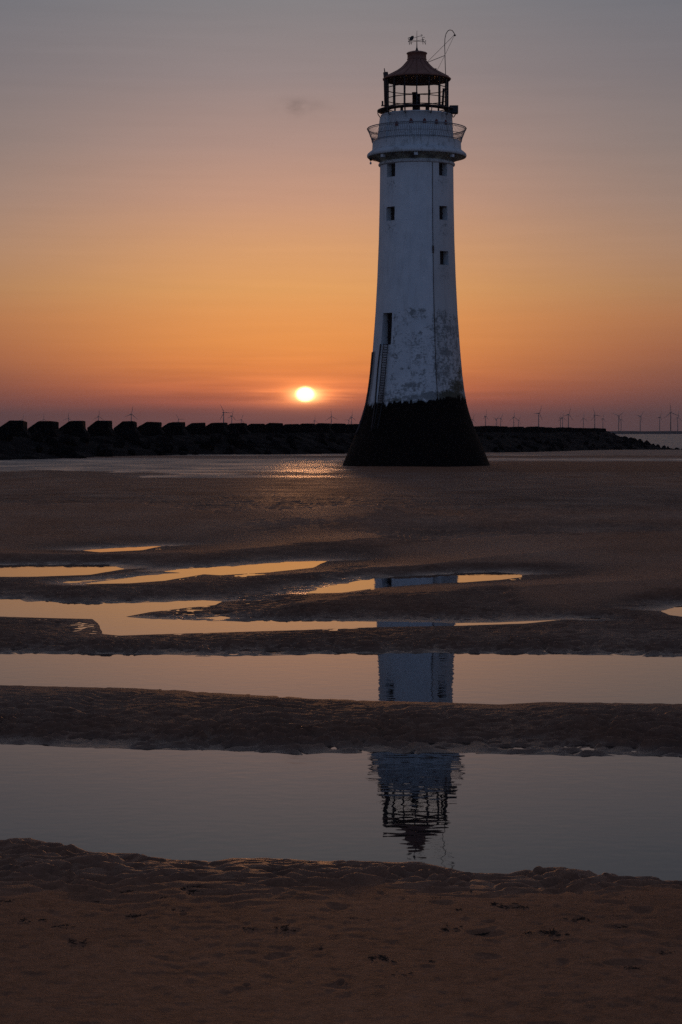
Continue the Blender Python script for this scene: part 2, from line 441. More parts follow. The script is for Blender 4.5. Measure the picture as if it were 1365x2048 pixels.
zz -= np.interp(d_, [9, 15, 18], [.024, .022, .013])*hol*np.clip(shore*1.3, 0, 1)*(sd < 0)*np.where(df < .5, toe, sstep(0, .1, -sd))*(d_ > 8.5)*(1-sstep(17, 24, d_))
hol2 = sstep(.0, .5, perlin(x_*4.2, d_*13, 47)) + .5*sstep(.0, .5, perlin(x_*11, d_*26, 48))
zz -= .020*hol2*front*nearfade*sstep(0, .12, -sd)
zz += perlin(x_*5.5, d_*3.6, 49)*.013*sstep(13, 18, d_)*nearfade*sstep(0, 1.2, dn)*(1-sstep(30, 50, d_))
zz += (perlin(x_*1.1, d_*.9, 31)*.018 + perlin(x_*3.3, d_*3.0, 32)*.006*(d_ > 7.6))*np.interp(d_, [5, 6.8, 8, 12, 20], [.12, .2, .5, .7, 1.0])*sstep(.0, .25, -sd)*fade
zz += (perlin(x_*11, d_*9, 33)*.0010 + perlin(x_*27, d_*22, 34)*.0011)*sstep(.0, .1, -sd)*(d_ < 30)
# sandy pits and lumps of the foreground

# grainy ripples of the wide flat
zz += perlin(x_*2.6, d_*1.5, 42)*.012*sstep(24, 34, d_)
cap = .80*1.55*dn/(d_+dn)
zz = np.where((sd <= 0) & (d_ > 9) & (d_ < 45) & (base > -.12), np.minimum(zz, cap), zz)
fr = np.random.RandomState(9)
for _ in range(20):
    fd = fr.uniform(5.1, 6.7); fx = fr.uniform(-.19, .19)*fd; a_, b_, dp = fr.uniform(.02, .045), fr.uniform(.03, .07), fr.uniform(.003, .007)
    if _ > 11: a_ *= .4; b_ *= .4
    rsl = slice(*np.searchsorted(d_[:, 0], [fd-.5, fd+.5])); wq = perlin(x_[rsl]*14, d_[rsl]*11, _)*.9; e2 = ((x_[rsl]-fx + wq*a_)/a_)**2 + ((d_[rsl]-fd + wq*b_*.7)/b_)**2
    zz[rsl] += dp*(-np.exp(-e2**1.5) + .18*np.exp(-(np.sqrt(e2)-1.35)**2/.2))
Z[r0:r1] = zz
RELIEF_SHADE = np.full(Z.shape, .5)  # painted ridge shading: crests lightened, low ground between them darkened
RELIEF_SHADE[r0:r1] = .5 + (sstep(.015, .10, bars + .5*hs + ripz*.6 + perlin(x_*.7, d_*.4, 91)*.02) - .5)*sstep(8.3, 9.5, d_)*(1-sstep(45, 75, d_))
WET[r0:r1] = np.clip(np.exp(-np.maximum(zz-.004, 0)/.03)*np.exp(-np.maximum(-sd, 0)/np.interp(d_, [7, 8, 9, 15, 30], [.25, .3, .9, 1.0, 2.0])), 0, 1)*(1-sstep(30, 45, d_))*np.where(dn < df, .3, 1)
WET[r0:r1] = np.maximum(WET[r0:r1], .4*front*(sd < 0))
# wide flat beyond 70 m: streaks, wet sheet left of the tower, strip and mound to the right
far = (DD > 60)
xf, dfr = XX, DD
und = fbm(XX*.10, DD*.05, 3, 51)*.05*sstep(45, 90, DD)*(1-sstep(250, 400, DD))
LV = -.87
PX = 682.5 + FPX*XX/np.maximum(DD, .5)
nz_s = fbm(XX*.09, DD*.30, 4, 52)
sheet = sstep(112, 120, DD + nz_s*16)*(1-sstep(168, 190, DD + nz_s*12))
left_m = 1-sstep(640, 760, PX + nz_s*120)
lobe = sstep(100, 103, DD + nz_s*6)*(1-sstep(108, 114, DD))*sstep(180, 330, PX)*(1-sstep(620, 840, PX))
right_m = sstep(158, 163, DD + nz_s*4)*(1-sstep(174, 181, DD + nz_s*4))*sstep(930, 1000, PX)
wetm = np.clip(np.maximum(np.maximum(sheet*left_m, right_m), lobe*.9), 0, 1)
target_z = LV - .012 + .055*np.clip(nz_s+.02, -.6, 1)
mound = sstep(195, 285, DD)*(1-sstep(300, 345, DD))*sstep(1010, 1260, PX)*(1.15)
mound_z = np.interp(DD, [190, 290, 320, 350], [0, .42, .25, 0])*sstep(1000, 1260, PX)
Z2 = Z + und*(DD > 40) + mound_z
m = np.clip(wetm*1.2, 0, 1)*(DD > 95)
Z = Z2*(1-m) + target_z*m
WET = np.maximum(WET, np.clip(wetm*.75 + .25*sstep(.05, .5, nz_s)*wetm, 0, 1))
WET = np.maximum(WET, .45*sstep(180, 200, DD))
SHEEN = np.clip(fbm(XX*.05, DD*.12, 3, 61)*1.2, 0, 1)*sstep(35, 70, DD)*(DD < 115)
WET = np.maximum(WET, SHEEN*.22)
WET = np.maximum(WET, (.22+.35*fbm(XX*.5, DD*.35, 3, 63))*sstep(8.4, 9.2, DD)*(DD < 115))
# scour round the foot of the tower
TX, TY = 5.19, 138.0
rt = np.sqrt((XX-TX)**2 + (DD-TY)**2)
Z = np.where(rt < 9, np.maximum(Z, -.86 + .05*np.exp(-((rt-6)/1.4)**2)), Z)

nr, nc = DD.shape
def grid_mesh(name, keep=None, zov=None, mat=None, attrs=None):
    verts = np.stack([XX, DD, Z if zov is None else np.full(Z.shape, zov)], -1).reshape(-1, 3)
    i = np.arange(nr-1)[:, None]*nc + np.arange(nc-1)[None, :]
    faces = np.stack([i, i+1, i+nc+1, i+nc], -1).reshape(-1, 4)
    if keep is not None:
        faces = faces[keep.reshape(-1)]
        used = np.unique(faces); mp = np.full(len(verts), -1); mp[used] = np.arange(len(used))
        verts = verts[used]; faces = mp[faces]
    me = bpy.data.meshes.new(name)
    me.vertices.add(len(verts)); me.vertices.foreach_set('co', verts.astype(np.float32).ravel())
    me.loops.add(faces.size); me.loops.foreach_set('vertex_index', faces.astype(np.int32).ravel())
    me.polygons.add(len(faces))
    me.polygons.foreach_set('loop_start', np.arange(0, faces.size, 4, dtype=np.int32))
    me.polygons.foreach_set('loop_total', np.full(len(faces), 4, np.int32))
    me.polygons.foreach_set('use_smooth', np.ones(len(faces), bool))
    for k, a in (attrs or {}).items():
        at_ = me.attributes.new(k, 'FLOAT', 'POINT'); at_.data.foreach_set('value', a.astype(np.float32).ravel())
    me.update(); me.validate()
    if mat: me.materials.append(mat)
    o = bpy.data.objects.new(name, me); COL.objects.link(o)
    return o
# sand material
ms = Mat('wet_sand', rough=.9)
P = ms.pos()
wet = ms.attr('wet')
n1 = ms.noise(P, 1.3, 5); n2 = ms.noise(P, 14, 5, .65); n3 = ms.noise(P, 120, 3, .7)
n4 = ms.noise(ms.pos((.12, .5, 1)), 1, 4)
c0 = ms.mix(ms.math('MULTIPLY_ADD', n1, 2.2, -.6, clamp=True), (.31, .138, .072), (.46, .215, .117))
c1 = ms.mix(ms.math('MULTIPLY_ADD', n2, 3, -1.3, clamp=True), ms.mix(1, c0, (.72, .70, .68), 'MULTIPLY'), c0)
c1 = ms.mix(ms.math('MULTIPLY', ms.math('MULTIPLY_ADD', n3, 3.0, -1.1, clamp=True), .45), c1, (.46, .22, .12))
gr = ms.math('MULTIPLY_ADD', ms.noise(ms.pos((1, .6, 1)), 15, 7, .9), 4.5, -1.8, clamp=True)
c1 = ms.mix(ms.math('MULTIPLY', ms.attr('grain'), gr), c1, ms.mix(1, c1, (.30, .30, .31), 'MULTIPLY'))
dark = ms.math('MULTIPLY_ADD', ms.noise(P, 5.5, 6, .7), 9, -5.9, clamp=True)
c1 = ms.mix(ms.math('MULTIPLY', dark, .7), c1, (.05, .04, .032))
relief_f = ms.attr('dry')
c1 = ms.mix(1, c1, ms.mix(relief_f, (.62, .62, .64), (1.30, 1.27, 1.22)), 'MULTIPLY')  # light and shade of the bars multiplied into the sand colour
c2 = ms.mix(ms.math('MULTIPLY', wet, .7), c1, (.085, .055, .040))
ms.base(c2)
ms.rough(ms.math('MULTIPLY_ADD', wet, -.52, ms.math('MULTIPLY_ADD', n2, .16, .70)))
ms.put(ms.b.inputs['Specular IOR Level'], ms.math('MULTIPLY_ADD', wet, .38, .16))
far_g = ms.noise(ms.pos((1, .55, 1)), 7, 6, .8)
hsum = ms.math('ADD', ms.math('MULTIPLY', n3, .5), ms.math('MULTIPLY', ms.noise(P, 34, 5, .75), 1.0))
hsum = ms.math('ADD', hsum, ms.math('MULTIPLY', far_g, ms.attr('farness')))
ms.bump(hsum, .011, 1.0)
FARN = np.interp(DD, [0, 5, 12, 30, 100, 250], [.3, .6, 1.0, 3.5, 9, 4])*(1-.85*np.clip(WET, 0, 1))
sand = grid_mesh('sand', mat=ms.m, attrs={'dry': RELIEF_SHADE, 'wet': WET, 'farness': FARN, 'grain': np.interp(DD, [0, 8, 25, 110, 140], [.62, .65, .9, .95, .3])*(1-.7*np.clip(WET, 0, 1))}); tag(sand, kind='structure')

# water lying in the near pools
mw = Mat('pool_water', (.018, .016, .016), .015); mw.b.inputs['IOR'].default_value = 1.333
mw.b.inputs['Specular IOR Level'].default_value = .52
rp = mw.noise(mw.pos((1, 1.15, 1)), 6.5, 1, .5); rp2 = mw.noise(mw.pos((1, 1.3, 1)), 15, 0, .5)
mw.bump(mw.math('ADD', mw.math('MULTIPLY', rp, 1.0), mw.math('MULTIPLY', rp2, .45)), .00036, 1.0)
zc = np.minimum(np.minimum(Z[:-1, :-1], Z[1:, :-1]), np.minimum(Z[:-1, 1:], Z[1:, 1:]))
sdf_full = np.full(Z.shape, -9.); sdf_full[r0:r1] = sd
sdc = np.maximum(np.maximum(sdf_full[:-1, :-1], sdf_full[1:, :-1]), np.maximum(sdf_full[:-1, 1:], sdf_full[1:, 1:]))
keep = (zc < .0005) & (sdc > -.45) & (DD[:-1, :-1] > 4) & (DD[:-1, :-1] < 36)
water = grid_mesh('water', keep=keep, zov=0.0, mat=mw.m); tag(water, kind='structure')
# the shallow sheet round the tower
mw2 = Mat('sheet_water', (.03, .028, .03), .34); mw2.rough(mw2.math('MULTIPLY_ADD', mw2.noise(mw2.pos((.25, .12, 1)), 1, 4), .5, .13))
mw2.bump(mw2.noise(mw2.pos((1, 1.2, 1)), 4, 4), .05, 1.0)
w2m = MB(); w2m.add([(-120, 96, LV), (120, 96, LV), (120, 205, LV), (-120, 205, LV)], [(0, 1, 2, 3)])
wsheet = w2m.build('water', mw2.m); tag(wsheet, kind='structure')
# the sea
SEA = -3.3
mse = Mat('sea_water', (.02, .022, .028), .22)
sn = mse.noise(mse.pos((.02, .09, 1)), 1, 5, .6); sn2 = mse.noise(mse.pos((.4, .8, 1)), 1, 3)
mse.rough(mse.math('MULTIPLY_ADD', sn, .5, .12))
mse.bump(mse.math('ADD', sn2, mse.math('MULTIPLY', sn, 2)), .25, 1.0)
sm = MB(); sm.add([(-16000, 300, SEA), (16000, 300, SEA), (16000, 24000, SEA), (-16000, 24000, SEA)], [(0, 1, 2, 3)])
sea = sm.build('sea', mse.m); tag(sea, kind='structure')
# far low sandbank on the horizon
mb_ = Mat('far_bank', (.05, .045, .045), .9)
b = MB(); n = 60; X0, X1 = 300, 1500; DB = 3250
vs = []
for i in range(n+1):
    x = X0 + (X1-X0)*i/n; t = min(1, i/3, (n-i)/3); hgt = (4.75 + .25*math.sin(i*1.7))*t
    vs += [(x, DB-20, SEA-.5), (x, DB, SEA + hgt*.93), (x, DB+40, SEA + hgt), (x, DB+90, SEA-.5)]
fs = [(i*4+k, (i+1)*4+k, (i+1)*4+k+1, i*4+k+1) for i in range(n) for k in range(3)]
b.add(vs, fs); sb = b.build('sandbank', mb_.m); tag(sb, kind='structure')

def ground_z(x, d):
    i = int(np.clip(np.searchsorted(dd, d)-1, 0, nr-2)); t = (d-dd[i])/(dd[i+1]-dd[i])
    s0 = sc_d[i]*(1-t)+sc_d[i+1]*t
    a = np.interp(x/s0, uu, Z[i]); b_ = np.interp(x/s0, uu, Z[i+1])
    return float(a*(1-t)+b_*t)

# ------------------------------------------------------------------ lighthouse
K = TY/FPX
def zt(y): return at(832, y, TY).z + .88             # height above the tower's own base (-.88)
def rr(y, hw):
    up = (1024-y)/FPX
    return hw/FPX*TY/(CP+up*SP)
lh = empty('lighthouse', (TX, TY, -.88))
tag(lh, 'tall white tapering lighthouse with a black foot and glazed lantern, standing on the wet sand', 'lighthouse')
# paint
mp_ = Mat('weathered_white_paint', (.6, .63, .66), .75)
g = mp_.attr('grime'); blk = mp_.attr('tar'); rust = mp_.attr('rust'); secr = mp_.attr('sector')
Po = mp_.pos(obj=True)
a1_ = mp_.noise(Po, 1.1, 6, .62); a2_ = mp_.noise(Po, 6, 5, .7); a3_ = mp_.noise(mp_.pos((3, 3, .35), True), 1.2, 5, .6)
speck = mp_.math('ADD', mp_.math('MULTIPLY', a2_, .75), mp_.math('MULTIPLY', mp_.noise(mp_.pos((1.2, 1.2, 5), True), 3.5, 4, .7), .45))
gm = mp_.math('MULTIPLY', mp_.math('SUBTRACT', mp_.math('ADD', g, .10), mp_.math('MULTIPLY_ADD', speck, 2.1, -.92)), 3.2, clamp=True)
white = mp_.mix(mp_.math('MULTIPLY_ADD', a1_, 2.4, -.75, clamp=True), (.56, .60, .64), (.68, .71, .74))
white = mp_.mix(mp_.math('MULTIPLY', mp_.math('MULTIPLY_ADD', a3_, 4, -2.1, clamp=True), .35), white, (.30, .29, .27))
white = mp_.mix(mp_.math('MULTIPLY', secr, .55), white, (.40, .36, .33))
white = mp_.mix(mp_.math('MULTIPLY', gm, .72), white, (.085, .095, .095))
white = mp_.mix(mp_.math('MULTIPLY', rust, mp_.math('MULTIPLY_ADD', a2_, 1.6, -.05, clamp=True)), white, (.07, .045, .035))
moss = mp_.attr('moss')
white = mp_.mix(mp_.math('MULTIPLY', mp_.math('SUBTRACT', moss, mp_.math('MULTIPLY_ADD', speck, 1.4, -.62)), 3, clamp=True), white, (.07, .068, .045))
bm_ = mp_.math('MULTIPLY_ADD', mp_.math('ADD', blk, mp_.math('MULTIPLY_ADD', speck, 1.3, -.8)), 4.5, -1.8, clamp=True)
mp_.put(mp_.b.inputs['Specular IOR Level'], mp_.math('MULTIPLY_ADD', bm_, -.35, .4))
fin = mp_.mix(bm_, white, mp_.mix(mp_.math('MULTIPLY_ADD', speck, 2.6, -1.3, clamp=True), (.004, .0032, .003), (.020, .014, .012)))
mp_.base(fin); mp_.bump(mp_.math('ADD', a2_, mp_.math('MULTIPLY', gm, .3)), .02, .6)
MPAINT = mp_.m
prof_y = [(960, 160), (945, 154), (936, 150), (906, 137.5), (882, 127), (853, 115), (830, 107), (809, 101), (780, 95.8), (750, 91.9), (700, 87.4), (629, 82.2), (560, 78.6), (480, 75.6), (400, 74), (340, 73.3), (326, 73.2)]
pz = np.array([zt(y) for y, h in prof_y]); pr = np.array([rr(y, h) for y, h in prof_y]); py_ = np.array([y for y, h in prof_y], float)
o_ = np.argsort(pz)
def radius(z): return float(np.interp(z, pz[o_], pr[o_]))
z_bot, z_top = pz.min(), pz.max()
def y_of(z): return float(np.interp(z, pz[o_], py_[o_]))
openings = []   # theta, z0, z1, half width
TL, TR = R(-46.5), R(43.7)
for th, y0, y1, w in [(TL, 333.5, 360, .40), (TL, 419, 446.5, .40), (TR, 332, 358.5, .40), (TR, 418, 445.5, .40), (TR, 507, 534.5, .42), (TL, 629, 692, .46),
                      (TR+math.pi, 419, 446, .40), (TL+math.pi, 419, 446, .40)]:
    openings.append((th, zt(y1), zt(y0), w))
th_set = set(np.round(np.linspace(-math.pi, math.pi, 181)[:-1], 5))
zs_set = set(np.round(np.linspace(z_bot, z_top, 150), 4))
ow = []
for th, za, zb, w in openings:
    r_ = radius((za+zb)/2); hw = math.asin(w/r_)
    thn = (th+math.pi) % (2*math.pi) - math.pi
    ow.append((thn-hw, thn+hw, za, zb, w, thn)); th_set |= {round(thn-hw, 5), round(thn+hw, 5)}; zs_set |= {round(za, 4), round(zb, 4)}
def clean(s, eps, hard):
    l = sorted(s); out = [l[0]]
    for v in l[1:]:
        if v-out[-1] < eps:
            if v in hard: out[-1] = v if out[-1] not in hard else out[-1]
            if v in hard and out[-1] != v: out.append(v)
        else: out.append(v)
    return out
hard_t = {round(o[0], 5) for o in ow} | {round(o[1], 5) for o in ow}; hard_z = {round(o[2], 4) for o in ow} | {round(o[3], 4) for o in ow}
ths = clean(th_set, .008, hard_t); zs = clean(zs_set, .03, hard_z)
T = MB(); nt_ = len(ths)
for z in zs:
    r_ = radius(z)
    for t in ths: T.v.append((r_*math.sin(t), -r_*math.cos(t), z))
for i in range(len(zs)-1):
    zm = (zs[i]+zs[i+1])/2
    for k in range(nt_):
        t0 = ths[k]; t1 = ths[(k+1) % nt_] + (2*math.pi if k == nt_-1 else 0); tm = (t0+t1)/2
        if any(a < tm < b_ and c < zm < d for a, b_, c, d, w, th in ow): continue
        T.f.append((i*nt_+k, i*nt_+(k+1) % nt_, (i+1)*nt_+(k+1) % nt_, (i+1)*nt_+k)); T.sm.append(True)
tower = T.build('tower', MPAINT, lh)
# stains
BL = [(640, 240, 75, 42, .62), (820, 270, 85, 60, .62), (640, 440, 70, 60, .5), (850, 380, 85, 55, .5), (500, 520, 45, 30, .5), (680, 520, 110, 30, .38), (850, 520, 95, 60, .66),
      (900, 600, 55, 45, .6), (820, 660, 45, 28, .62), (620, 730, 75, 42, .75), (740, 790, 75, 28, .85), (450, 790, 40, 30, .45), (600, 800, 160, 22, .5), (560, 300, 60, 60, .3), (700, 600, 200, 60, .25)]
MO = [(930, 730, 70, 60, .62), (880, 790, 110, 40, .72), (950, 640, 30, 50, .5), (500, 825, 90, 14, .5)]
vv = np.array([v[:] for v in T.v]); vth = np.arctan2(vv[:, 0], -vv[:, 1]); vr = np.hypot(vv[:, 0], vv[:, 1]); vy = np.array([y_of(z) for z in vv[:, 2]])
pxv = 833 + vr*np.sin(vth)*FPX/TY; front_ = np.cos(vth) > -.1
cx_, cy_ = (pxv-640)*3.4125, (vy-560)*3.4125
def blobs(L):
    r = np.zeros(len(vv))
    for x, y, sx_b, sy_b, a in L: r = np.maximum(r, a*np.exp(-(((cx_-x)/sx_b)**2 + ((cy_-y)/sy_b)**2)**1.5))
    return r
rnd = .5*sstep(.0, .6, fbm(vth*3, vv[:, 2]*.5, 3, 71))*sstep(600, 680, vy)
gn = fbm(vth*7, vv[:, 2]*2.6, 4, 73); gn2 = fbm(vth*2.2, vv[:, 2]*.5, 3, 75)
grime = np.where(front_, blobs(BL)*(.75+.9*gn), rnd)
grime = np.maximum(grime, (.20 + .55*gn + .25*gn2 + .14*(vth > R(20)))*sstep(612, 640, vy)*(vth > R(-36)))
grime = np.clip(grime + .42*np.exp(-np.maximum(806-vy, 0)/14)*(.8+gn), 0, 1)
grime = np.maximum(grime, .12*sstep(600, 700, vy))
yb = np.interp(cx_, [300, 430, 600, 700, 800, 900, 1010], [848, 846, 828, 826, 812, 800, 800])/3.4125+560
tar = sstep(-1.0, 1.0, (vy + 9*fbm(vth*9, vv[:, 2]*.8, 4, 77) + 9*fbm(vth*22, vv[:, 2]*.25, 3, 79) - np.where(front_, yb, 806))/8)
moss_ = np.where(front_, blobs(MO), .5*sstep(770, 800, vy))
rust_ = np.exp(-((cx_-(438-(cy_-450)*.055))/22)**4)*(cy_ > 440)*front_*np.interp(cy_, [440, 600, 850], [.25, .5, .95])
rust_ = np.maximum(rust_, (vth < R(-68))*(vth > R(-95))*sstep(480, 500, cy_)*.8)
for th, za, zb, w in openings[:6]:      # run-off below each opening
    dth = (vth-th)*vr; rust_ = np.maximum(rust_, .16*np.exp(-(dth/.4)**4)*(vv[:, 2] < za)*np.exp((vv[:, 2]-za)/.9))
    grime = np.maximum(grime, .24*np.exp(-((dth)/.8)**2)*np.exp(-((vv[:, 2]-(za-.5))/.8)**2))
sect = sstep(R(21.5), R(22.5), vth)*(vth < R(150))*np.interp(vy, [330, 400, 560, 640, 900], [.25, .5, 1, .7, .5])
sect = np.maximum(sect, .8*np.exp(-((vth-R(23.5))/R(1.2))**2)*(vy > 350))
for nm, a in (('grime', grime), ('tar', tar), ('rust', rust_), ('sector', sect), ('moss', moss_)):
    at_ = tower.data.attributes.new(nm, 'FLOAT', 'POINT'); at_.data.foreach_set('value', a.astype(np.float32))
# door and window recesses
mdk = Mat('dark_recess', (.045, .030, .028), .8); mdk.base(mdk.mix(mdk.noise(mdk.pos(obj=True), 4, 4), (.010, .008, .009), (.045, .026, .022)))
mrv = Mat('reveal_paint', (.42, .44, .47), .8); mrv.base(mrv.mix(mrv.noise(mrv.pos(obj=True), 3, 4), (.45, .47, .49), (.64, .67, .70)))
for i, (t0, t1, za, zb, w, th) in enumerate(ow):
    rad = Vector((math.sin(th), -math.cos(th), 0)); tan = Vector((math.cos(th), math.sin(th), 0))
    dep = .46
    ra, rb = radius(za), radius(zb)
    def P3(t, z, inn=0):
        r_ = radius(z); p = Vector((r_*math.sin(t), -r_*math.cos(t), z))
        return p - rad*inn
    fr = [P3(t0, za), P3(t1, za), P3(t1, zb), P3(t0, zb)]
    rmin = min(radius(zb)*math.cos(t1-th), radius(za)*math.cos(t1-th))
    bk = []
    for q_, z in ((-w, za), (w, za), (w, zb), (-w, zb)):
        bk.append(rad*(rmin-dep) + tan*q_ + Vector((0, 0, z)))
    m_ = MB(); m_.add(fr+bk, [(0, 1, 5, 4), (1, 2, 6, 5), (2, 3, 7, 6), (3, 0, 4, 7)])
    isdoor = (i == 5)
    rv = m_.build('doorway' if isdoor else 'window', mrv.m, lh)
    p = MB(); p.add([v + rad*.004 for v in bk], [(0, 1, 2, 3)])
    # boards / frame bars inside the recess
    H_ = zb-za
    p.build('door' if isdoor else 'shutter', mdk.m, rv)
    fbm_ = MB(); c0_ = rad*(rmin-dep+.03)
    if isdoor:
        for q_ in (-.30, -.1, .1, .3): fbm_.box(c0_ + tan*q_ + Vector((0, 0, za+H_/2)), (.015, .03, H_*.96), Matrix.Rotation(th, 3, 'Z'))
        for zz_ in (.25, .75): fbm_.box(c0_ + rad*.02 + Vector((0, 0, za+H_*zz_)), (.85, .03, .12), Matrix.Rotation(th, 3, 'Z'))
    else:
        fbm_.box(c0_ + Vector((0, 0, za+H_/2)), (.05, .05, H_), Matrix.Rotation(th, 3, 'Z'))
        fbm_.box(c0_ + Vector((0, 0, za+H_/2)), (.78, .045, .05), Matrix.Rotation(th, 3, 'Z'))
    fbm_.build('frame', mdk.m, rv)
    if i in (4,):
        pass
# metals
mir = Mat('rusty_iron', (.05, .04, .04), .7, .2); mir.base(mir.mix(mir.noise(mir.pos(obj=True), 5, 4), (.03, .026, .03), (.10, .06, .045)))
mred = Mat('red_oxide_roof', (.18, .06, .05), .6)
mred.base(mred.mix(mred.math('MULTIPLY_ADD', mred.noise(mred.pos(obj=True), 2.2, 5, .65), 2, -.5, clamp=True), (.16, .070, .050), (.28, .125, .085)))
mred.bump(mred.noise(mred.pos(obj=True), 12, 4), .01, .5)
mrl = Mat('faded_rail_paint', (.16, .17, .19), .6)
mbk = Mat('black_metal', (.015, .014, .016), .5, .3)
mgl = Mat('lantern_glass', (.9, .95, 1), .03); mgl.b.inputs['Transmission Weight'].default_value = 1.0; mgl.b.inputs['IOR'].default_value = 1.02
mgl.base(mgl.mix(mgl.noise(mgl.pos(obj=True), 3, 3), (.80, .84, .84), (.92, .94, .92)))
mlp = Mat('lamp_housing_white', (.55, .6, .66), .5)
mtrim = Mat('gallery_paint', (.55, .58, .61), .7)
tn = mtrim.noise(mtrim.pos((1, 1, .4), True), 3.2, 5, .65); tn2 = mtrim.noise(mtrim.pos(obj=True), 11, 4, .7)
tcol = mtrim.mix(mtrim.math('MULTIPLY_ADD', tn, 5, -2.6, clamp=True), (.52, .555, .585), (.25, .27, .27))
tcol = mtrim.mix(mtrim.math('MULTIPLY', mtrim.math('MULTIPLY_ADD', tn2, 8, -4.9, clamp=True), .7), tcol, (.09, .08, .075))
mtrim.base(tcol); mtrim.bump(tn2, .02, .5)
msof = Mat('stained_soffit', (.3, .3, .27), .8)
msof.base(msof.mix(msof.math('MULTIPLY_ADD', msof.noise(msof.pos(obj=True), 1.1, 4), 4, -1.6, clamp=True), (.11, .115, .115), (.40, .43, .35)))
# astragal, cornice, kerb
m_ = MB(); m_.ring(rr(330, 73.6), zt(330), .11, 128, 10); m_.build('astragal', mtrim.m, lh)
def prf(l): return [(rr(y, h), zt(y)) for y, h in l]
m_ = MB(); m_.lathe(prf([(326, 73.3), (323.5, 75.5), (321, 80), (318.5, 86.5), (316.5, 93), (315.3, 98.2)]), 128); m_.build('soffit', msof.m, lh)
m_ = MB(); m_.lathe(prf([(315.3, 98.25), (314, 99.3), (311.5, 99.6), (309, 98.8), (306, 95.5), (303, 91.5), (301, 89.4)]), 128); m_.build('cornice', mtrim.m, lh)
m_ = MB(); m_.lathe(prf([(301, 89.5), (299, 89), (287, 88.4), (286, 88.6), (285, 88.6), (284.4, 88), (284.4, 72)]), 128); m_.build('parapet', mtrim.m, lh)
drum_p = [(285, 73.8), (262, 72.4), (234, 71), (233.5, 72.3), (231.5, 72.3), (231, 71), (231, 62), (236, 62), (262, 62)]
m_ = MB(); m_.lathe(prf(drum_p), 96); drum = m_.build('watch_room', mtrim.m, lh)
# white sheet-metal lean-to panels on the left side of the watch room
m_ = MB()
for t0_, t1_ in ((-88, -72), (-70, -54)):
    q4 = []
    for t, y, h in ((t0_, 283, 79.5), (t1_, 283, 78.5), (t1_, 236, 73.5), (t0_, 236, 74)):
        a = R(t); r_ = rr(y, h); q4.append(Vector((r_*math.sin(a), -r_*math.cos(a), zt(y))))
    a = R((t0_+t1_)/2); inn = Vector((-math.sin(a), math.cos(a), 0))*.25
    m_.add(q4 + [v+inn for v in q4], [(0, 1, 2, 3), (4, 7, 6, 5), (0, 4, 5, 1), (1, 5, 6, 2), (2, 6, 7, 3), (3, 7, 4, 0)])
m_.build('side_panel', mtrim.m, lh)
# red painted vents of the watch room
mvr = Mat('red_vent', (.13, .03, .03), .7)
for t, y in ((-60, 240.5), (-35, 247), (-11, 241.5), (10, 241.5), (30, 243.5), (50, 245)):
    a = R(t); y_e = y + 12*math.cos(a)*.95; r_ = rr(y_e, 72.9); c = Vector((r_*math.sin(a), -r_*math.cos(a), zt(y_e)))
    rad = Vector((math.sin(a), -math.cos(a), 0)); tan = Vector((math.cos(a), math.sin(a), 0)); up = Vector((0, 0, 1))
    m_ = MB(); o2 = [(-.13, -.13), (.13, -.13), (.12, .02), (.05, .14), (0, .19), (-.05, .14), (-.12, .02)]
    f_ = [c + tan*x + up*z + rad*.03 for x, z in o2]; b2 = [c + tan*x + up*z - rad*.1 for x, z in o2]; n_ = len(o2)
    m_.add(f_+b2, [tuple(range(n_))] + [(i, (i+1) % n_, n_+(i+1) % n_, n_+i) for i in range(n_)]); m_.build('vent', mvr.m, lh)
# railing: bowl-shaped lattice
m_ = MB(); NB = 132
rl = [(286, 88.8), (276, 91.5), (266, 95.5), (258, 98.8)]
for k in range(NB):
    a = 2*math.pi*k/NB; pts = []
    for y, h in rl:
        r_ = rr(y, h); pts.append((r_*math.sin(a), -r_*math.cos(a), zt(y)))
    m_.tube(pts, .011, 4, False)
for y, h, rad_ in ((258, 98.8, .035), (260.8, 98.0, .02), (283, 89.5, .03), (272, 93.3, .016)):
    m_.ring(rr(y, h), zt(y), rad_, 128, 5)
for k in range(NB):        # arcade loops between the top rails
    a = 2*math.pi*(k+.5)/NB; r_ = rr(260, 98.4)
    m_.ring(.075, 0, .01, 8, 4) if False else None
m_.build('railing', mrl.m, lh)
# upper gallery deck
z_dk = zt(221)
m_ = MB(); m_.lathe([(rr(221, 61.5), z_dk+.02), (rr(221, 79), z_dk), (rr(221, 79.3), z_dk-.05), (rr(221, 61.5), z_dk-.10)], 64, False); m_.build('gallery_deck', mir.m, lh)
m_ = MB()
for k in range(16):
    a = 2*math.pi*(k+.4)/16; r_ = rr(221, 66)
    m_.tube([(r_*math.sin(a), -r_*math.cos(a), zt(232)), (r_*math.sin(a), -r_*math.cos(a), z_dk-.05)], .07, 6)
m_.build('deck_post', mir.m, lh) if False else None
for k in range(8):
    a = 2*math.pi*(k+.35)/8; r_ = rr(221, 65)
    m2 = MB(); m2.tube([(r_*math.sin(a), -r_*math.cos(a), zt(232)), (r_*math.sin(a), -r_*math.cos(a), z_dk-.05)], .10, 8); m2.build('deck_post', mir.m, lh)
for t in (-86, -50, -20, 20, 52, 84, 120, 160, 200, 240):   # curved stays from deck edge to drum
    a = R(t); pts = []
    for h, y in ((78.5, 223), (78, 229), (74.5, 234.5), (72, 236)):
        r_ = rr(y, h); pts.append((r_*math.sin(a), -r_*math.cos(a), zt(y)))
    m2 = MB(); m2.tube(pts, .035, 6); m2.build('stay', mir.m, lh)
def polar(t, h, y): a = R(t); r_ = rr(y, h); return Vector((r_*math.sin(a), -r_*math.cos(a), zt(y)))
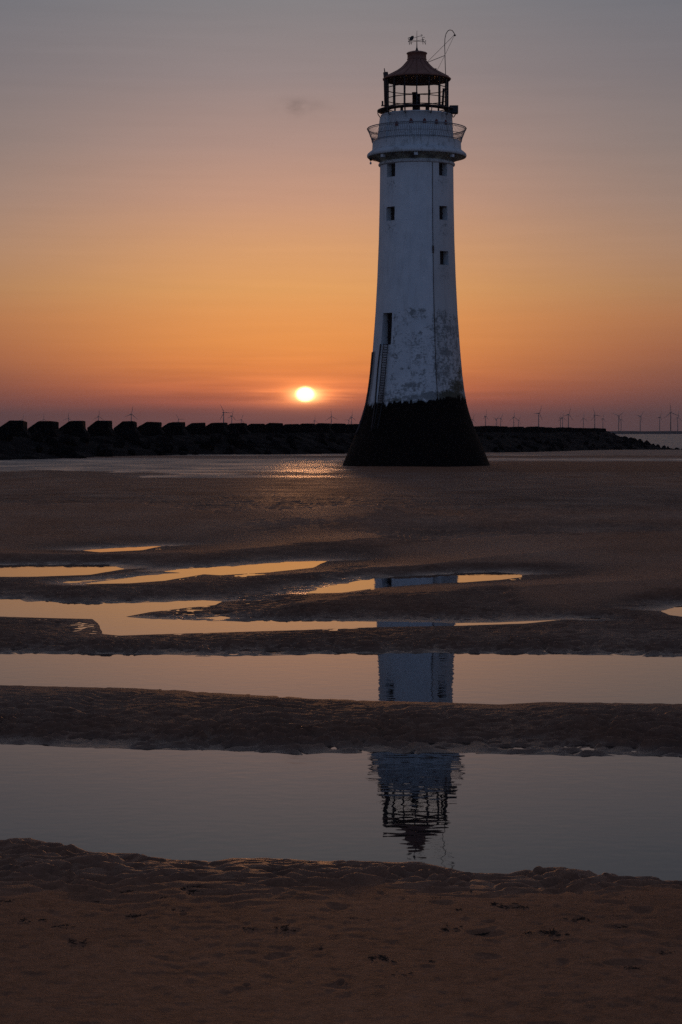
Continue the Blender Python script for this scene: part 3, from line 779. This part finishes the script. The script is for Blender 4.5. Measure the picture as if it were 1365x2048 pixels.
m2 = MB(); m2.box(polar(76, 78, 225.5)+Vector((-.10, 0, .1)), (.58, .7, .50)); m2.build('equipment_box', mbk.m, lh)
# plinth in the gap and the light pedestal
m2 = MB(); m2.lathe([(.95, zt(236)), (.95, z_dk-.1), (0.01, z_dk-.1)], 24); m2.build('plinth', mir.m, lh)
# lantern: sixteen posts, rails, panes
NPOST = 16; OFF = R(-2)
z_l0, z_l1 = zt(220), zt(159.5)
RL = rr(190, 62)
for k in range(NPOST):
    a = OFF + 2*math.pi*k/NPOST; m2 = MB()
    m2.box((RL*math.sin(a), -RL*math.cos(a), (z_l0+z_l1)/2), (.06, .11, z_l1-z_l0), Matrix.Rotation(a, 3, 'Z')); m2.build('glazing_post', mbk.m, lh)
def polyring(rad, z, r, name='glazing_bar'):
    m2 = MB(); pts = [Vector((rad*math.sin(OFF+2*math.pi*k/NPOST), -rad*math.cos(OFF+2*math.pi*k/NPOST), z)) for k in range(NPOST)]
    for k in range(NPOST): m2.tube([pts[k], pts[(k+1) % NPOST]], r, 6)
    return m2.build(name, mbk.m, lh)
for y, r_ in ((178, .03), (199, .028), (216, .035)): polyring(RL, zt(y), r_)
polyring(RL, z_l0, .07, 'lantern_sill')
for k in range(NPOST):
    a0 = OFF+2*math.pi*k/NPOST; a1x = OFF+2*math.pi*(k+1)/NPOST; r_ = RL-.01
    if k in (3, 11): continue
    pts = [Vector((r_*math.sin(a), -r_*math.cos(a), z)) for a, z in ((a0, z_l0), (a1x, z_l0), (a1x, z_l1), (a0, z_l1))]
    m2 = MB(); m2.add(pts, [(0, 1, 2, 3)]); m2.build('pane', mgl.m, lh)
# optic pedestal and things inside the lantern
m2 = MB(); m2.lathe([(.16, z_l0-.2), (.16, zt(188)), (.19, zt(188)), (.19, zt(185)), (.01, zt(185))], 20, c=(-.14, 0)); m2.build('light_pedestal', mir.m, lh)
m2 = MB(); m2.box((.10, .1, (z_l0+zt(188))/2), (.26, .3, zt(188)-z_l0)); m2.build('control_cabinet', mir.m, lh)
m2 = MB(); m2.box((.85, .2, zt(184)), (.12, .12, .34)); m2.tube([(.85, .2, z_l0), (.85, .2, zt(182))], .02, 5); m2.build('sensor_post', mbk.m, lh)
# roof
roof_p = [(160.5, 66.8), (159.3, 68.2), (157.8, 68), (153.5, 60.5), (150, 54), (146.5, 47.5), (143, 41), (138, 34), (132, 27.5), (126.5, 22.5), (122.5, 19.3)]
m2 = MB(); m2.lathe(prf(roof_p), NPOST*4, True, off=0); m2.lathe([(rr(160, 67), zt(160.6)), (rr(160, 60), zt(159.8)), (.05, zt(158))], 64); roof = m2.build('roof', mred.m, lh)
m2 = MB()
for k in range(NPOST):
    a = OFF + 2*math.pi*k/NPOST; pts = []
    for y, h in roof_p[2:]: r_ = rr(y, h)+.015; pts.append((r_*math.sin(a), -r_*math.cos(a), zt(y)+.01))
    m2.tube(pts, .022, 4)
m2.build('roof_seam', mred.m, roof)
m2 = MB(); m2.lathe(prf([(124, 18.8), (119, 18.9), (108.5, 18.9), (108, 20.6), (106.6, 20.9), (105.4, 19.5), (103.5, 13), (102.4, 6), (102, .2)]), 48); m2.ring(rr(119, 19.1), zt(119), .03, 48, 5); m2.build('ventilator', mred.m, roof)
# weather vane
wv = empty('weather_vane_mount'); bpy.data.objects.remove(wv)
zc_ = zt(82)
m2 = MB(); m2.tube([(0, 0, zt(103)), (0, 0, zt(99)), (0, 0, zt(94)), (0, 0, zt(80)), (0, 0, zt(61.5))], [.14, .08, .035, .022, .010], 8)
vane = m2.build('weather_vane', mbk.m, lh)
Nd = Vector((math.cos(R(40)), math.sin(R(40)), 0)); Wd = Vector((-math.sin(R(40)), math.cos(R(40)), 0))
m2 = MB(); L_ = .56
m2.tube([Nd*L_ + Vector((0, 0, zc_)), -Nd*L_ + Vector((0, 0, zc_))], .015, 6); m2.tube([Wd*L_ + Vector((0, 0, zc_)), -Wd*L_ + Vector((0, 0, zc_))], .015, 6); m2.build('cardinal_arm', mbk.m, vane)
STR = {'N': [[(0, 0), (0, 1), (.7, 0), (.7, 1)]], 'E': [[(.6, 0), (0, 0), (0, 1), (.6, 1)], [(0, .5), (.5, .5)]],
       'W': [[(0, 1), (.2, 0), (.42, .7), (.64, 0), (.84, 1)]], 'S': [[(0, .1), (.3, 0), (.6, .12), (.6, .38), (.05, .62), (.03, .88), (.3, 1), (.6, .9)]]}
for ch, dv in (('N', Nd), ('S', -Nd), ('W', Wd), ('E', -Wd)):
    c = dv*(L_+.13) + Vector((0, 0, zc_)); ex = Vector((1 if dv.x > 0 else 1, 0, 0)); ex = (dv if dv.x > 0 else -dv); ex = (ex + Vector((1, 0, 0))*.8).normalized()
    m2 = MB(); hL = .29
    for st in STR[ch]: m2.tube([c + ex*(x-.35)*hL + Vector((0, 0, (z-.5)*hL)) for x, z in st], .022, 5)
    m2.build('letter', mbk.m, vane)
za_ = zt(74); ad = Vector((math.cos(R(-20)), math.sin(R(-20)), 0)); Vd = ad
m2 = MB(); zv = Vector((0, 0, zt(75)))
p0 = zv + Vector((-.36, .12, -.03)); p1 = zv + Vector((.36, -.12, .03+.10))
m2.tube([p0 + Vector((0, 0, -.03)), p1], .014, 6)
dir_ = (p1-p0).normalized(); sd_ = Vector((0, 0, 1))
m2.tube([p1 - dir_*.1 + sd_*.09, p1 + dir_*.03, p1 - dir_*.1 - sd_*.09], .014, 5)
tl = [(-.17, -.13), (.02, -.16), (.12, -.10), (.17, .02), (.15, .13), (.0, .16), (-.08, .11), (-.16, .10), (-.14, .0)]
ff = [p0 + dir_*x + sd_*z + Vector((0, .012, 0)) for x, z in tl]; bb = [v - Vector((0, .024, 0)) for v in ff]; n_ = len(tl)
m2.add(ff+bb, [tuple(range(n_)), tuple(range(2*n_-1, n_-1, -1))] + [(i, (i+1) % n_, n_+(i+1) % n_, n_+i) for i in range(n_)]); m2.build('arrow', mbk.m, vane)
# hooked mast on the roof edge with its stays
c1px = TY/FPX
def lp(x, y, dep=0.0):               # tower-local point seen at photo pixel
    p = at(x, y, TY+dep); return p - Vector((TX, TY, -.88))
m2 = MB()
hook = [(963/4.55+680, 500/4.55+40), (959/4.55+680, 380/4.55+40), (955/4.55+680, 230/4.55+40), (957/4.55+680, 170/4.55+40), (967/4.55+680, 125/4.55+40), (985/4.55+680, 98/4.55+40), (1003/4.55+680, 90/4.55+40), (1025/4.55+680, 97/4.55+40), (1040/4.55+680, 118/4.55+40), (1046/4.55+680, 135/4.55+40)]
m2.tube([lp(891.8, 200, -.6)] + [lp(x, y, -.6) for x, y in hook], .028, 6); mast = m2.build('mast', mbk.m, lh)
m2 = MB(); m2.tube([lp(909.6, 69, -.6), lp(910, 70.5, -.6), lp(910.2, 72.2, -.6)], [.05, .09, .06], 8); m2.build('mast_light', mbk.m, mast)
m2 = MB()
for a_, b_ in (((853.5, 125.5), (890, 111)), ((853.5, 125.5), (909.5, 69.5)), ((874.5, 141.5), (889, 113)), ((891.5, 108), (909.5, 70))):
    m2.tube([lp(*a_, -.2), lp(*b_, -.6)], .013 if b_[1] < 100 or a_[0] > 870 else .02, 4)
m2.build('stay_wire', mbk.m, mast)
m2 = MB(); m2.tube([lp(871.5, 146, -.3), lp(871.5, 137, -.3)], .075, 8); m2.build('flue', mbk.m, roof)
m2 = MB(); m2.tube([lp(774, 216, -.4), lp(772.5, 152, -.4), lp(771.5, 144.5, -.4)], .17, 8); m2.tube([lp(770.5, 147, -.45), lp(769, 136.5, -.45)], [.05, .03], 6); m2.build('downpipe', mir.m, lh)
m2 = MB(); m2.tube([lp(765.5, 211.5, -.3), lp(765.5, 202, -.3)], .06, 8); m2.box(lp(768, 211.5, -.3), (.36, .2, .06)); m2.box(lp(772, 213, -.3), (.2, .12, .16)); m2.build('side_lamp', mbk.m, lh)
m2 = MB(); m2.box(lp(886.5, 196, -1.0), (.16, .12, 1.3), Matrix.Rotation(R(4), 3, 'Y')); m2.build('louvre', mir.m, lh)
# boxes and lamp under the cornice
for x, y, t in ((764.8, 306, -49), (828.5, 304, -3), (899, 306, 48)):
    a = R(t); r_ = rr(317.5, 91); m2 = MB()
    m2.box((r_*math.sin(a), -r_*math.cos(a), zt(318.6)), (.24, .2, .24), Matrix.Rotation(a, 3, 'Z')); m2.build('junction_box', mlp.m, lh)
m2 = MB(); c = lp(742, 318, 0); m2.tube([c+Vector((0, 0, .1)), c, c-Vector((0, 0, .12))], [.14, .12, .07], 8); lampf = m2.build('lamp_fitting', mbk.m, lh)
m2 = MB(); c2_ = lp(741.8, 326.5, 0); m2.lathe([(.01, -.09), (.06, -.06), (.075, 0), (.05, .07), (.02, .1)], 12); bulb = m2.build('bulb', mlp.m, lampf, loc=c2_)
m2 = MB(); m2.tube([c, c2_+Vector((0, 0, .08))], .015, 4); m2.build('wire', mbk.m, lampf)
m2 = MB()
for x, y in ((796.8, 306), (861, 322)): pass
a = R(22.7); m2.tube([(radius(z)*math.sin(a)*1.006, -radius(z)*math.cos(a)*1.006, z) for z in np.linspace(zt(800), zt(332), 40)], .022, 5); m2.build('conduit', mir.m, lh)
m2 = MB(); m2.box(((radius(zt(505))+.03)*math.sin(a), -(radius(zt(505))+.03)*math.cos(a), zt(505)), (.10, .08, .5), Matrix.Rotation(a, 3, 'Z')); m2.build('cable_box', mir.m, lh)
# ladder under the door, and pipes beside it
def on_wall(px, y, off):
    z = zt(y); r_ = radius(z)+off; a = math.asin(max(-.999, min(.999, ((px-833)/FPX*TY)/radius(z)))); return Vector((r_*math.sin(a), -r_*math.cos(a), z))
m2 = MB()
yl = list(np.linspace(690, 860, 30))
def lx(y, o): return np.interp(y, [690, 760, 810, 862], [773.5, 767.5, 762, 752]) + o
for o_x in (-4.5, 3.8): m2.tube([on_wall(lx(y, o_x), y, .14) for y in yl], .03, 5)
for y in np.linspace(692, 858, 34): m2.tube([on_wall(lx(y, -4.5), y, .14), on_wall(lx(y, 3.8), y, .14)], .02, 4)
m2.build('ladder', mbk.m, lh)
m2 = MB(); m2.tube([on_wall(np.interp(y, [690, 730, 810, 860], [762, 757, 750.5, 743]), y, .05) for y in np.linspace(690, 862, 20)], .05, 6); m2.build('pipe', mir.m, lh)
a = R(-79); m2 = MB(); m2.tube([((radius(z)+.04)*math.sin(a), -(radius(z)+.04)*math.cos(a), z) for z in np.linspace(zt(870), zt(705), 20)], .10, 6); m2.build('pipe', mir.m, lh)

# ------------------------------------------------------------------ sea defence: berm, concrete blocks, armour rocks
D1 = 185.0
def bw(t): return Vector((-.1705*D1 + .3168*t, D1 + .95*t))
LN = Vector((.95, -.3168)).normalized()        # towards the camera's right
LT = Vector((.3168, .95)).normalized()
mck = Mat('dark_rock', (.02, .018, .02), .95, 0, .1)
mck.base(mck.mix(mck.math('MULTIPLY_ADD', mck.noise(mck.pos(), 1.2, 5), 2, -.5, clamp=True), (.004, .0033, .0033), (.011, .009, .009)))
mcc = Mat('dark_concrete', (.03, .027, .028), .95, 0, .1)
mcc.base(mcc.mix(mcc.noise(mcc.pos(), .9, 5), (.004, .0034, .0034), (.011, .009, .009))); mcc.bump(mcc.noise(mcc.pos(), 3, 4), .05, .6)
t_end = 1.574*D1
m2 = MB(); sec = 220; rows = 14; rg = random.Random(4)
us = [-3.5, -2.6, -1.4, .2, 1.6, 2.6, 3.6, 4.6, 5.6, 6.6, 7.6, 8.6, 9.8, 11.5]
for i in range(sec+1):
    t = -45 + (t_end+47)*i/sec; c = bw(t); endf = max(0, (t-(t_end-4))/6)
    zf = np.interp(t, [0, 60, 150, 290], [-.9, -1.1, -1.7, -2.6])
    for j, u_ in enumerate(us):
        zz_ = np.interp(u_, [-3.5, -2.6, -1.4, 2.6, 11.5], [-2, .1, np.interp(t, [20, 60], [.75, 1.3]), np.interp(t, [20, 60], [.85, 1.15]), zf-.6])
        jj = rg.uniform(-.22, .22) if 3 < j < 13 else 0
        zz_ = zz_ + jj - endf*1.6
        p = c + LN*(u_ + rg.uniform(-.2, .2)) + LT*rg.uniform(-.3, .3)
        m2.v.append((p.x, p.y, zz_))
for i in range(sec):
    for j in range(rows-1): m2.f.append((i*rows+j, i*rows+j+1, (i+1)*rows+j+1, (i+1)*rows+j)); m2.sm.append(False)
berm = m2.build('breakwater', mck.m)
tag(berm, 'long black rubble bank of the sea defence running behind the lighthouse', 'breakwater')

def block_mesh(seed):
    rg = random.Random(seed); pr_ = [(-1.42, -.12), (-1.46, .02), (-.52, .60), (-.38, .655), (.78, .66), (.84, .60), (.86, .02), (1.42, -.62), (1.30, -1.3), (-1.30, -1.3), (-1.52, -.58), (-1.36, -.42)]
    m = MB(); vs = []; n = len(pr_)
    for yy, s_ in ((-1.55, .94), (-1.35, 1), (1.35, 1), (1.55, .94)):
        for x, z in pr_: vs.append((x*s_ + rg.uniform(-.03, .03), yy, z*s_ + rg.uniform(-.02, .02)))
    fs = [tuple(range(n))[::-1], tuple(range(3*n, 4*n))]
    for k in range(3): fs += [(k*n+i, k*n+(i+1) % n, (k+1)*n+(i+1) % n, (k+1)*n+i) for i in range(n)]
    m.add(vs, [f[::-1] for f in fs]); return m
ORD = ['first', 'second', 'third', 'fourth', 'fifth', 'sixth', 'seventh', 'eighth', 'ninth', 'tenth', 'eleventh', 'twelfth']
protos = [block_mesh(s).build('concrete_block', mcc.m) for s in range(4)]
nb = int(t_end/6.29)
for i in range(nb+1):
    t = 3.2 + i*6.29
    if t > t_end: break
    src = protos[i % 4]
    o = src if i < 4 else src.copy()
    if i >= 4: COL.objects.link(o)
    c = bw(t); rg = random.Random(i+90)
    zt_ = np.interp(t, [0, 150, t_end], [2.47, 2.38, 2.05])
    o.location = (c.x, c.y, zt_-.66 + rg.uniform(-.10, .07)); o.rotation_euler = (rg.uniform(-.03, .03), rg.uniform(-.04, .04), rg.uniform(-.12, .12)); kx = (.99 + .38*min(1, max(0, (t-30)/40)))*rg.uniform(.94, 1.06); o.scale = (kx, 1, rg.uniform(1.10, 1.20))
    if i == 0: lb = 'black flat-topped concrete block cut by the left edge of the photo'
    elif i < 9: lb = f'{ORD[i]} black wedge-topped concrete block counted from the left end of the row'
    elif t < 75: lb = 'dark concrete block in the even run of blocks under the setting sun'
    elif t < 200: lb = 'dark concrete block in the row, close to the lighthouse foot'
    else: lb = 'small dark concrete block in the bumpy far run right of the lighthouse'
    tag(o, lb, 'concrete block', 'concrete blocks on top of the sea defence')
# first block in photo is cut by the frame: shift the row so that its right edge falls where it does
def rock_mesh(seed):
    bm = bmesh.new(); bmesh.ops.create_icosphere(bm, subdivisions=2, radius=1)
    rg = random.Random(seed); sh = [rg.uniform(.6, 1.15) for _ in range(3)]
    pl = [Vector((rg.uniform(-1, 1), rg.uniform(-1, 1), rg.uniform(-1, 1))).normalized() for _ in range(9)]
    for v in bm.verts:
        for p_ in pl:
            k = v.co.dot(p_) - .68
            if k > 0: v.co -= p_*k*.9
        v.co.x *= sh[0]*1.15; v.co.y *= sh[1]; v.co.z *= sh[2]*.8
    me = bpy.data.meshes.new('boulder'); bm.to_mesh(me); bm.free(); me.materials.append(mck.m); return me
rmesh = [rock_mesh(s) for s in range(10)]
def rock(x, y, z, s, lb, grp):
    rg = random.Random(int(x*131+y*17)); o = bpy.data.objects.new('boulder', rmesh[rg.randrange(10)]); COL.objects.link(o)
    o.location = (x, y, z); o.scale = (s*rg.uniform(.8, 1.25), s*rg.uniform(.8, 1.2), s*rg.uniform(.75, 1.1)); o.rotation_euler = (rg.uniform(0, 6), rg.uniform(0, 6), rg.uniform(0, 6))
    tag(o, lb, 'boulder', grp)
rg = random.Random(12)
for i in range(190):
    t = rg.uniform(-6, 1)**1 if i < 10 else (rg.random()**1.25)*(t_end-4)
    u_ = rg.uniform(3.2, 10.8); c = bw(t) + LN*u_
    zf = np.interp(t, [0, 60, 150, 290], [-.9, -1.1, -1.7, -2.6])
    z = np.interp(u_, [2.6, 11.5], [1.15, zf-.45])
    rock(c.x, c.y, z, rg.uniform(.45, .95), 'black angular boulder heaped in the rubble slope below the concrete blocks', 'armour boulders of the sea defence')
# low rocky tail at the seaward end: a spit of stones dropping to the water
tail = [(1206, 858, 372, 1.1), (1212, 862, 372, 1.3), (1222, 866, 374, 1.3), (1231, 870, 376, 1.4), (1242, 872.5, 378, 1.3), (1252, 875, 380, 1.4), (1262, 877, 381, 1.3), (1272, 877.5, 383, 1.3), (1282, 878.5, 385, 1.4), (1292, 880.5, 386, 1.2),
        (1300, 885, 388, 1.2), (1309, 887, 389, 1.2), (1318, 889.5, 391, 1.2), (1326, 889, 393, 1.1), (1335, 893, 395, 1.2), (1345, 895, 397, 1.0), (1355, 897, 399, 1.2), (1366, 897.5, 401, 1.1), (1377, 899, 403, 1.0), (1390, 900, 405, 1.0)]
for x, y, dd_, s in tail:
    dd_ *= 1.24; s *= 1.15
    p = at(x, y, dd_)
    for dy_ in ((0, 8) if x < 1300 else (0,)):
        q_ = at(x + rg.uniform(-3, 3), y + 8 + dy_, dd_-dy_*.4)
        rock(q_.x, q_.y, q_.z, s*.92, 'dark rounded rock in the low rocky tail dropping to the sea at the right', 'rocks of the seaward tail')
m2 = MB(); nT = 40
for i in range(nT+1):
    x = 1195 + 230*i/nT; ytop = np.interp(x, [1195, 1215, 1250, 1290, 1330, 1365, 1425], [866, 872, 882, 888, 896, 900, 904])
    dd_ = np.interp(x, [1195, 1425], [456, 506]); p = at(x, ytop, dd_)
    for k, (o1, o2) in enumerate(((-9, -3.4), (-4, -1.2), (0, 0), (4, -1.0), (8, -3))): m2.v.append((p.x, p.y+o1, p.z+o2+rg.uniform(-.15, .15)))
for i in range(nT):
    for k in range(4): m2.f.append((i*5+k, i*5+k+1, (i+1)*5+k+1, (i+1)*5+k)); m2.sm.append(False)
tl_ = m2.build('rock_spit', mck.m); tag(tl_, 'low dark rocky spit running out to the sea at the right end', 'rocks')

# ------------------------------------------------------------------ offshore wind turbines
mwt = Mat('turbine_paint', (.06, .06, .065), .6)
def make_turbine():
    root = empty('wind_turbine')
    m = MB(); m.tube([(0, 0, 0), (0, 0, 45), (0, 0, 82.5)], [2.6, 2.2, 1.6], 10); m.build('tower', mwt.m, root)
    m = MB(); m.box((0, 2.5, 84), (4, 11, 4.2)); m.build('nacelle', mwt.m, root)
    m = MB(); m.lathe([(.1, -1.5), (1.8, -.5), (2.0, 1.2), (.1, 1.5)], 10); h = m.build('hub', mwt.m, root); h.location = (0, -4.5, 84); h.rotation_euler = (R(90), 0, 0)
    for k in range(3):
        m = MB(); m.tube([(0, 0, 0), (0, 0, 4), (0, 0, 9), (0, 0, 25), (0, 0, 41)], [1.0, 1.1, 1.5, 1.0, .3], 6)
        m.v = [(x, y*.4, z) for x, y, z in m.v]
        b_ = m.build('blade', mwt.m, root); b_.location = (0, -4.5, 84)
    return root
def copy_tree(o, parent=None):
    c = o.copy(); COL.objects.link(c); c.parent = parent
    for ch in o.children: copy_tree(ch, c)
    return c
tproto = make_turbine()
TUR = [(45, 839.5, 20, 25), (88, 838.5, 0, 10), (137.4, 836, 8, -20), (197.4, 832.8, 5, 35), (263, 828.2, 10, 30), (358, 838.5, 90, 0), (447.7, 825, -28, 30), (464, 831.8, 12, 50), (483, 839.5, 20, 20),
       (629.7, 841, 0, 50), (663, 833.3, -4, 10), (697.8, 840, 30, 20), (703.6, 834.3, 2, 45), (946, 839, 15, 30), (971.5, 832.6, 5, 55), (993, 838.4, 50, 40), (1002, 836.7, 25, 40), (1028, 834.3, -2, 35),
       (1037.6, 840, 30, 40), (1077.9, 826.4, 26, 45), (1121.4, 836, -5, 55), (1125.6, 835.5, 2, 30), (1137.3, 829, 18, 35), (1167.4, 836.9, 0, 35), (1190, 830, -20, 25), (1206.4, 837.3, 10, 50),
       (1237.9, 832, 52, 20), (1242.7, 838.8, 0, 50), (1281, 832.6, 40, 40), (1320, 834.6, 20, 45), (1342, 824.9, -7, 10), (1356, 835, 4, 40)]
names_t = ['wind turbine, faintest and leftmost, above the gap between first blocks', 'wind turbine showing only its rotor over the second concrete block', 'wind turbine small above the third concrete block', 'wind turbine above the fourth concrete block, blades spread',
 'taller wind turbine above the fifth concrete block', 'tiny wind turbine just topping the blocks, alone between two groups', 'taller wind turbine of the close pair left of the setting sun', 'shorter wind turbine right beside the tall one left of the sun', 'very faint small wind turbine nearest the left side of the setting sun',
 'tiny wind turbine almost beneath the right side of the setting sun', 'wind turbine alone between the setting sun and the lighthouse foot', 'tiny wind turbine just left of the one nearest the lighthouse foot', 'wind turbine closest to the left side of the lighthouse foot', 'small wind turbine closest to the right side of the lighthouse foot',
 'second wind turbine right of the lighthouse, clearer than its neighbours', 'left one of two small wind turbines paired near the lighthouse', 'right one of two small wind turbines paired near the lighthouse', 'medium wind turbine with a smaller one at its right shoulder', 'small faint wind turbine between a medium and a tall one',
 'tall wind turbine above the middle of the far breakwater', 'left one of two overlapping small wind turbines beside a tall one', 'right one of two overlapping small wind turbines beside a tall one', 'tall wind turbine just right of two overlapping small ones', 'small wind turbine midway between two tall ones above the breakwater',
 'tall wind turbine near the seaward end of the breakwater', 'small wind turbine right above the seaward end of the breakwater', 'wind turbine with blades in a Y over open sea', 'small faint wind turbine hidden close behind the one with Y blades', 'wind turbine standing alone over the far sandbank',
 'smaller wind turbine left of the tallest one at the right edge', 'tallest wind turbine, near the right edge of the photo', 'small faint wind turbine nearest the right edge']
for i, (x, yh, rot, yaw) in enumerate(TUR):
    D = 4000*85.5/(862.2-yh)
    D = min(D, 15500)
    o = tproto if i == 0 else copy_tree(tproto)
    hubz = at(x, yh, D).z; s = (hubz-SEA)/84.0
    p = at(x, yh, D); o.location = (p.x, p.y, SEA); o.scale = (s, s, s); o.rotation_euler = (0, 0, R(yaw))
    k = 0
    for ch in o.children:
        if ch.name.startswith('blade'): ch.rotation_euler = (0, R(rot + 120*k), 0); k += 1
    tag(o, 'pale hazy ' + names_t[i].replace('wind turbine', 'turbine', 1), 'wind turbine', 'offshore wind turbines on the horizon')

# ------------------------------------------------------------------ seaweed and debris on the near sand
mwd = Mat('seaweed', (.022, .015, .011), .9, 0, .15)
def weed_mesh(seed):
    rg = random.Random(seed); m = MB()
    for k in range(44):
        a = rg.uniform(0, 6.28); r0_ = rg.random()**.7*.7; p = Vector((math.cos(a)*r0_*1.5, math.sin(a)*r0_*.8, .05)); h = rg.uniform(0, 6.28); pts = [p]
        for s in range(4):
            h += rg.uniform(-.9, .9); p = p + Vector((math.cos(h)*.16, math.sin(h)*.12, rg.uniform(-.05, .07))); p.z = max(p.z, .0); pts.append(p)
        m.tube(pts, [.05, .07, .06, .045, .015], 5)
    for k in range(5):
        a = rg.uniform(0, 6.28); q = Vector((math.cos(a)*.4*rg.random()*1.4, math.sin(a)*.3*rg.random(), .03)); pts = [q+Vector((-.2, 0, 0)), q, q+Vector((.2, .04, 0))]
        m.tube(pts, [.04, rg.uniform(.10, .17), .04], 7)
    return m
wp = [weed_mesh(s).build('seaweed_clump', mwd.m) for s in range(5)]
W = [(1005, 1853, 60, 'largest dark seaweed clump on the near sand, a wide mound right of centre'), (1050, 1856, 26, 'small flat seaweed wisp touching the right end of the largest mound'),
 (704, 1881, 16, 'round dark lump of weed, left one of a pair near the centre'), (735, 1884, 24, 'wider dark lump of weed, right one of the pair near the centre'),
 (386, 1814, 54, 'long thin dark weed streak just below the ripples left of centre'), (255, 1816, 34, 'small thin weed streak left of the long one below the ripples'),
 (328, 1834, 18, 'small black lump of weed above a shallow mottled hollow'), (345, 1866, 52, 'loose dark weed scattered under the small black lump'), (197, 1842, 26, 'small dark weed smudge between the left edge and the small black lump'),
 (16, 1846, 40, 'dark weed smear cut by the left edge, upper one'), (60, 1892, 66, 'wide dark weed patch near the left edge'), (155, 1938, 52, 'ragged dark weed patch lowest on the left side'), (125, 1900, 40, 'thin weed trail joining the right side of the wide left patch'),
 (265, 1875, 50, 'faint weed streak below the shallow hollow left of centre'), (570, 1906, 50, 'dark weed patch standing alone left of centre low on the sand'), (692, 1870, 40, 'thin straight stick-like weed line near the centre'),
 (905, 1908, 70, 'broad thin row of weed below the largest mound'), (960, 1912, 44, 'weed row continuing right of the broad thin one'), (1062, 1916, 34, 'black thick weed lump starting the long row at right'), (1110, 1916, 50, 'long ragged weed row right of the black thick lump'),
 (1150, 1886, 50, 'thin weed line above the long ragged row at right'), (1240, 1900, 50, 'fine weed fragments near the right edge'), (1165, 1972, 34, 'dark oval weed lump low on the right side'), (1262, 1998, 26, 'small weed lump lowest on the right'),
 (860, 1981, 18, 'tiny round weed lump low near the centre'), (770, 1976, 60, 'faint scattered weed patch low near the centre'), (800, 2015, 60, 'lowest scattered weed patch right of the centre line'), (1120, 1934, 20, 'small weed crumb just under the long ragged row'),
 (876, 1835, 34, 'small flat weed piece left of and above the largest mound'), (945, 1818, 22, 'small dark weed bit right under the ripples'), (1255, 1836, 30, 'dark weed lump at the right just below the ripples'), (810, 1841, 44, 'thin weed line below the ripples near the centre'),
 (290, 2040, 12, 'tiny weed speck at the bottom edge left of centre'), (1330, 1960, 50, 'weed patch cut by the right edge'), (640, 1950, 30, 'small weed smear left of the faint low patch'), (500, 1905, 26, 'faint small weed mark left of the lone patch'),
 (920, 1862, 24, 'small weed pair mark below left of the largest mound'), (1300, 1880, 22, 'little weed dot near the right edge'), (360, 1733, 30, 'black weed tuft in the ripples at the water edge left of centre'), (497, 1738, 26, 'small black weed tuft among the ripples near the water edge')]
for i, (x, y, wpx, lb) in enumerate(W):
    X, Y = gnd(x, y, .03); src = wp[i % 5]; o = src if i < 5 else src.copy()
    if i >= 5: COL.objects.link(o)
    s = wpx/FPX*Y/2.4
    o.location = (X, Y, ground_z(X, Y)-.1*s); rgx = random.Random(i)
    o.scale = (s*rgx.uniform(.75, 1.3), s*2.2, s*rgx.uniform(.4, .8)); o.rotation_euler = (0, 0, rgx.uniform(-.3, .3) + (math.pi if i % 2 else 0))
    tag(o, lb, 'seaweed', 'seaweed clumps strewn on the near sand')

# ------------------------------------------------------------------ haze: one closed box of air
HAZE = 4.5e-5
m2 = MB(); m2.box((0, 12000-200, 110-7), (33000, 24900, 240))
hz = m2.build('haze', None); mh = bpy.data.materials.new('haze'); mh.use_nodes = True; th_ = mh.node_tree; th_.nodes.clear()
pv = th_.nodes.new('ShaderNodeVolumePrincipled'); pv.inputs['Color'].default_value = (.86, .72, .66, 1); pv.inputs['Density'].default_value = HAZE
ot = th_.nodes.new('ShaderNodeOutputMaterial'); th_.links.new(pv.outputs[0], ot.inputs['Volume'])
hz.data.materials.append(mh); tag(hz, kind='stuff')
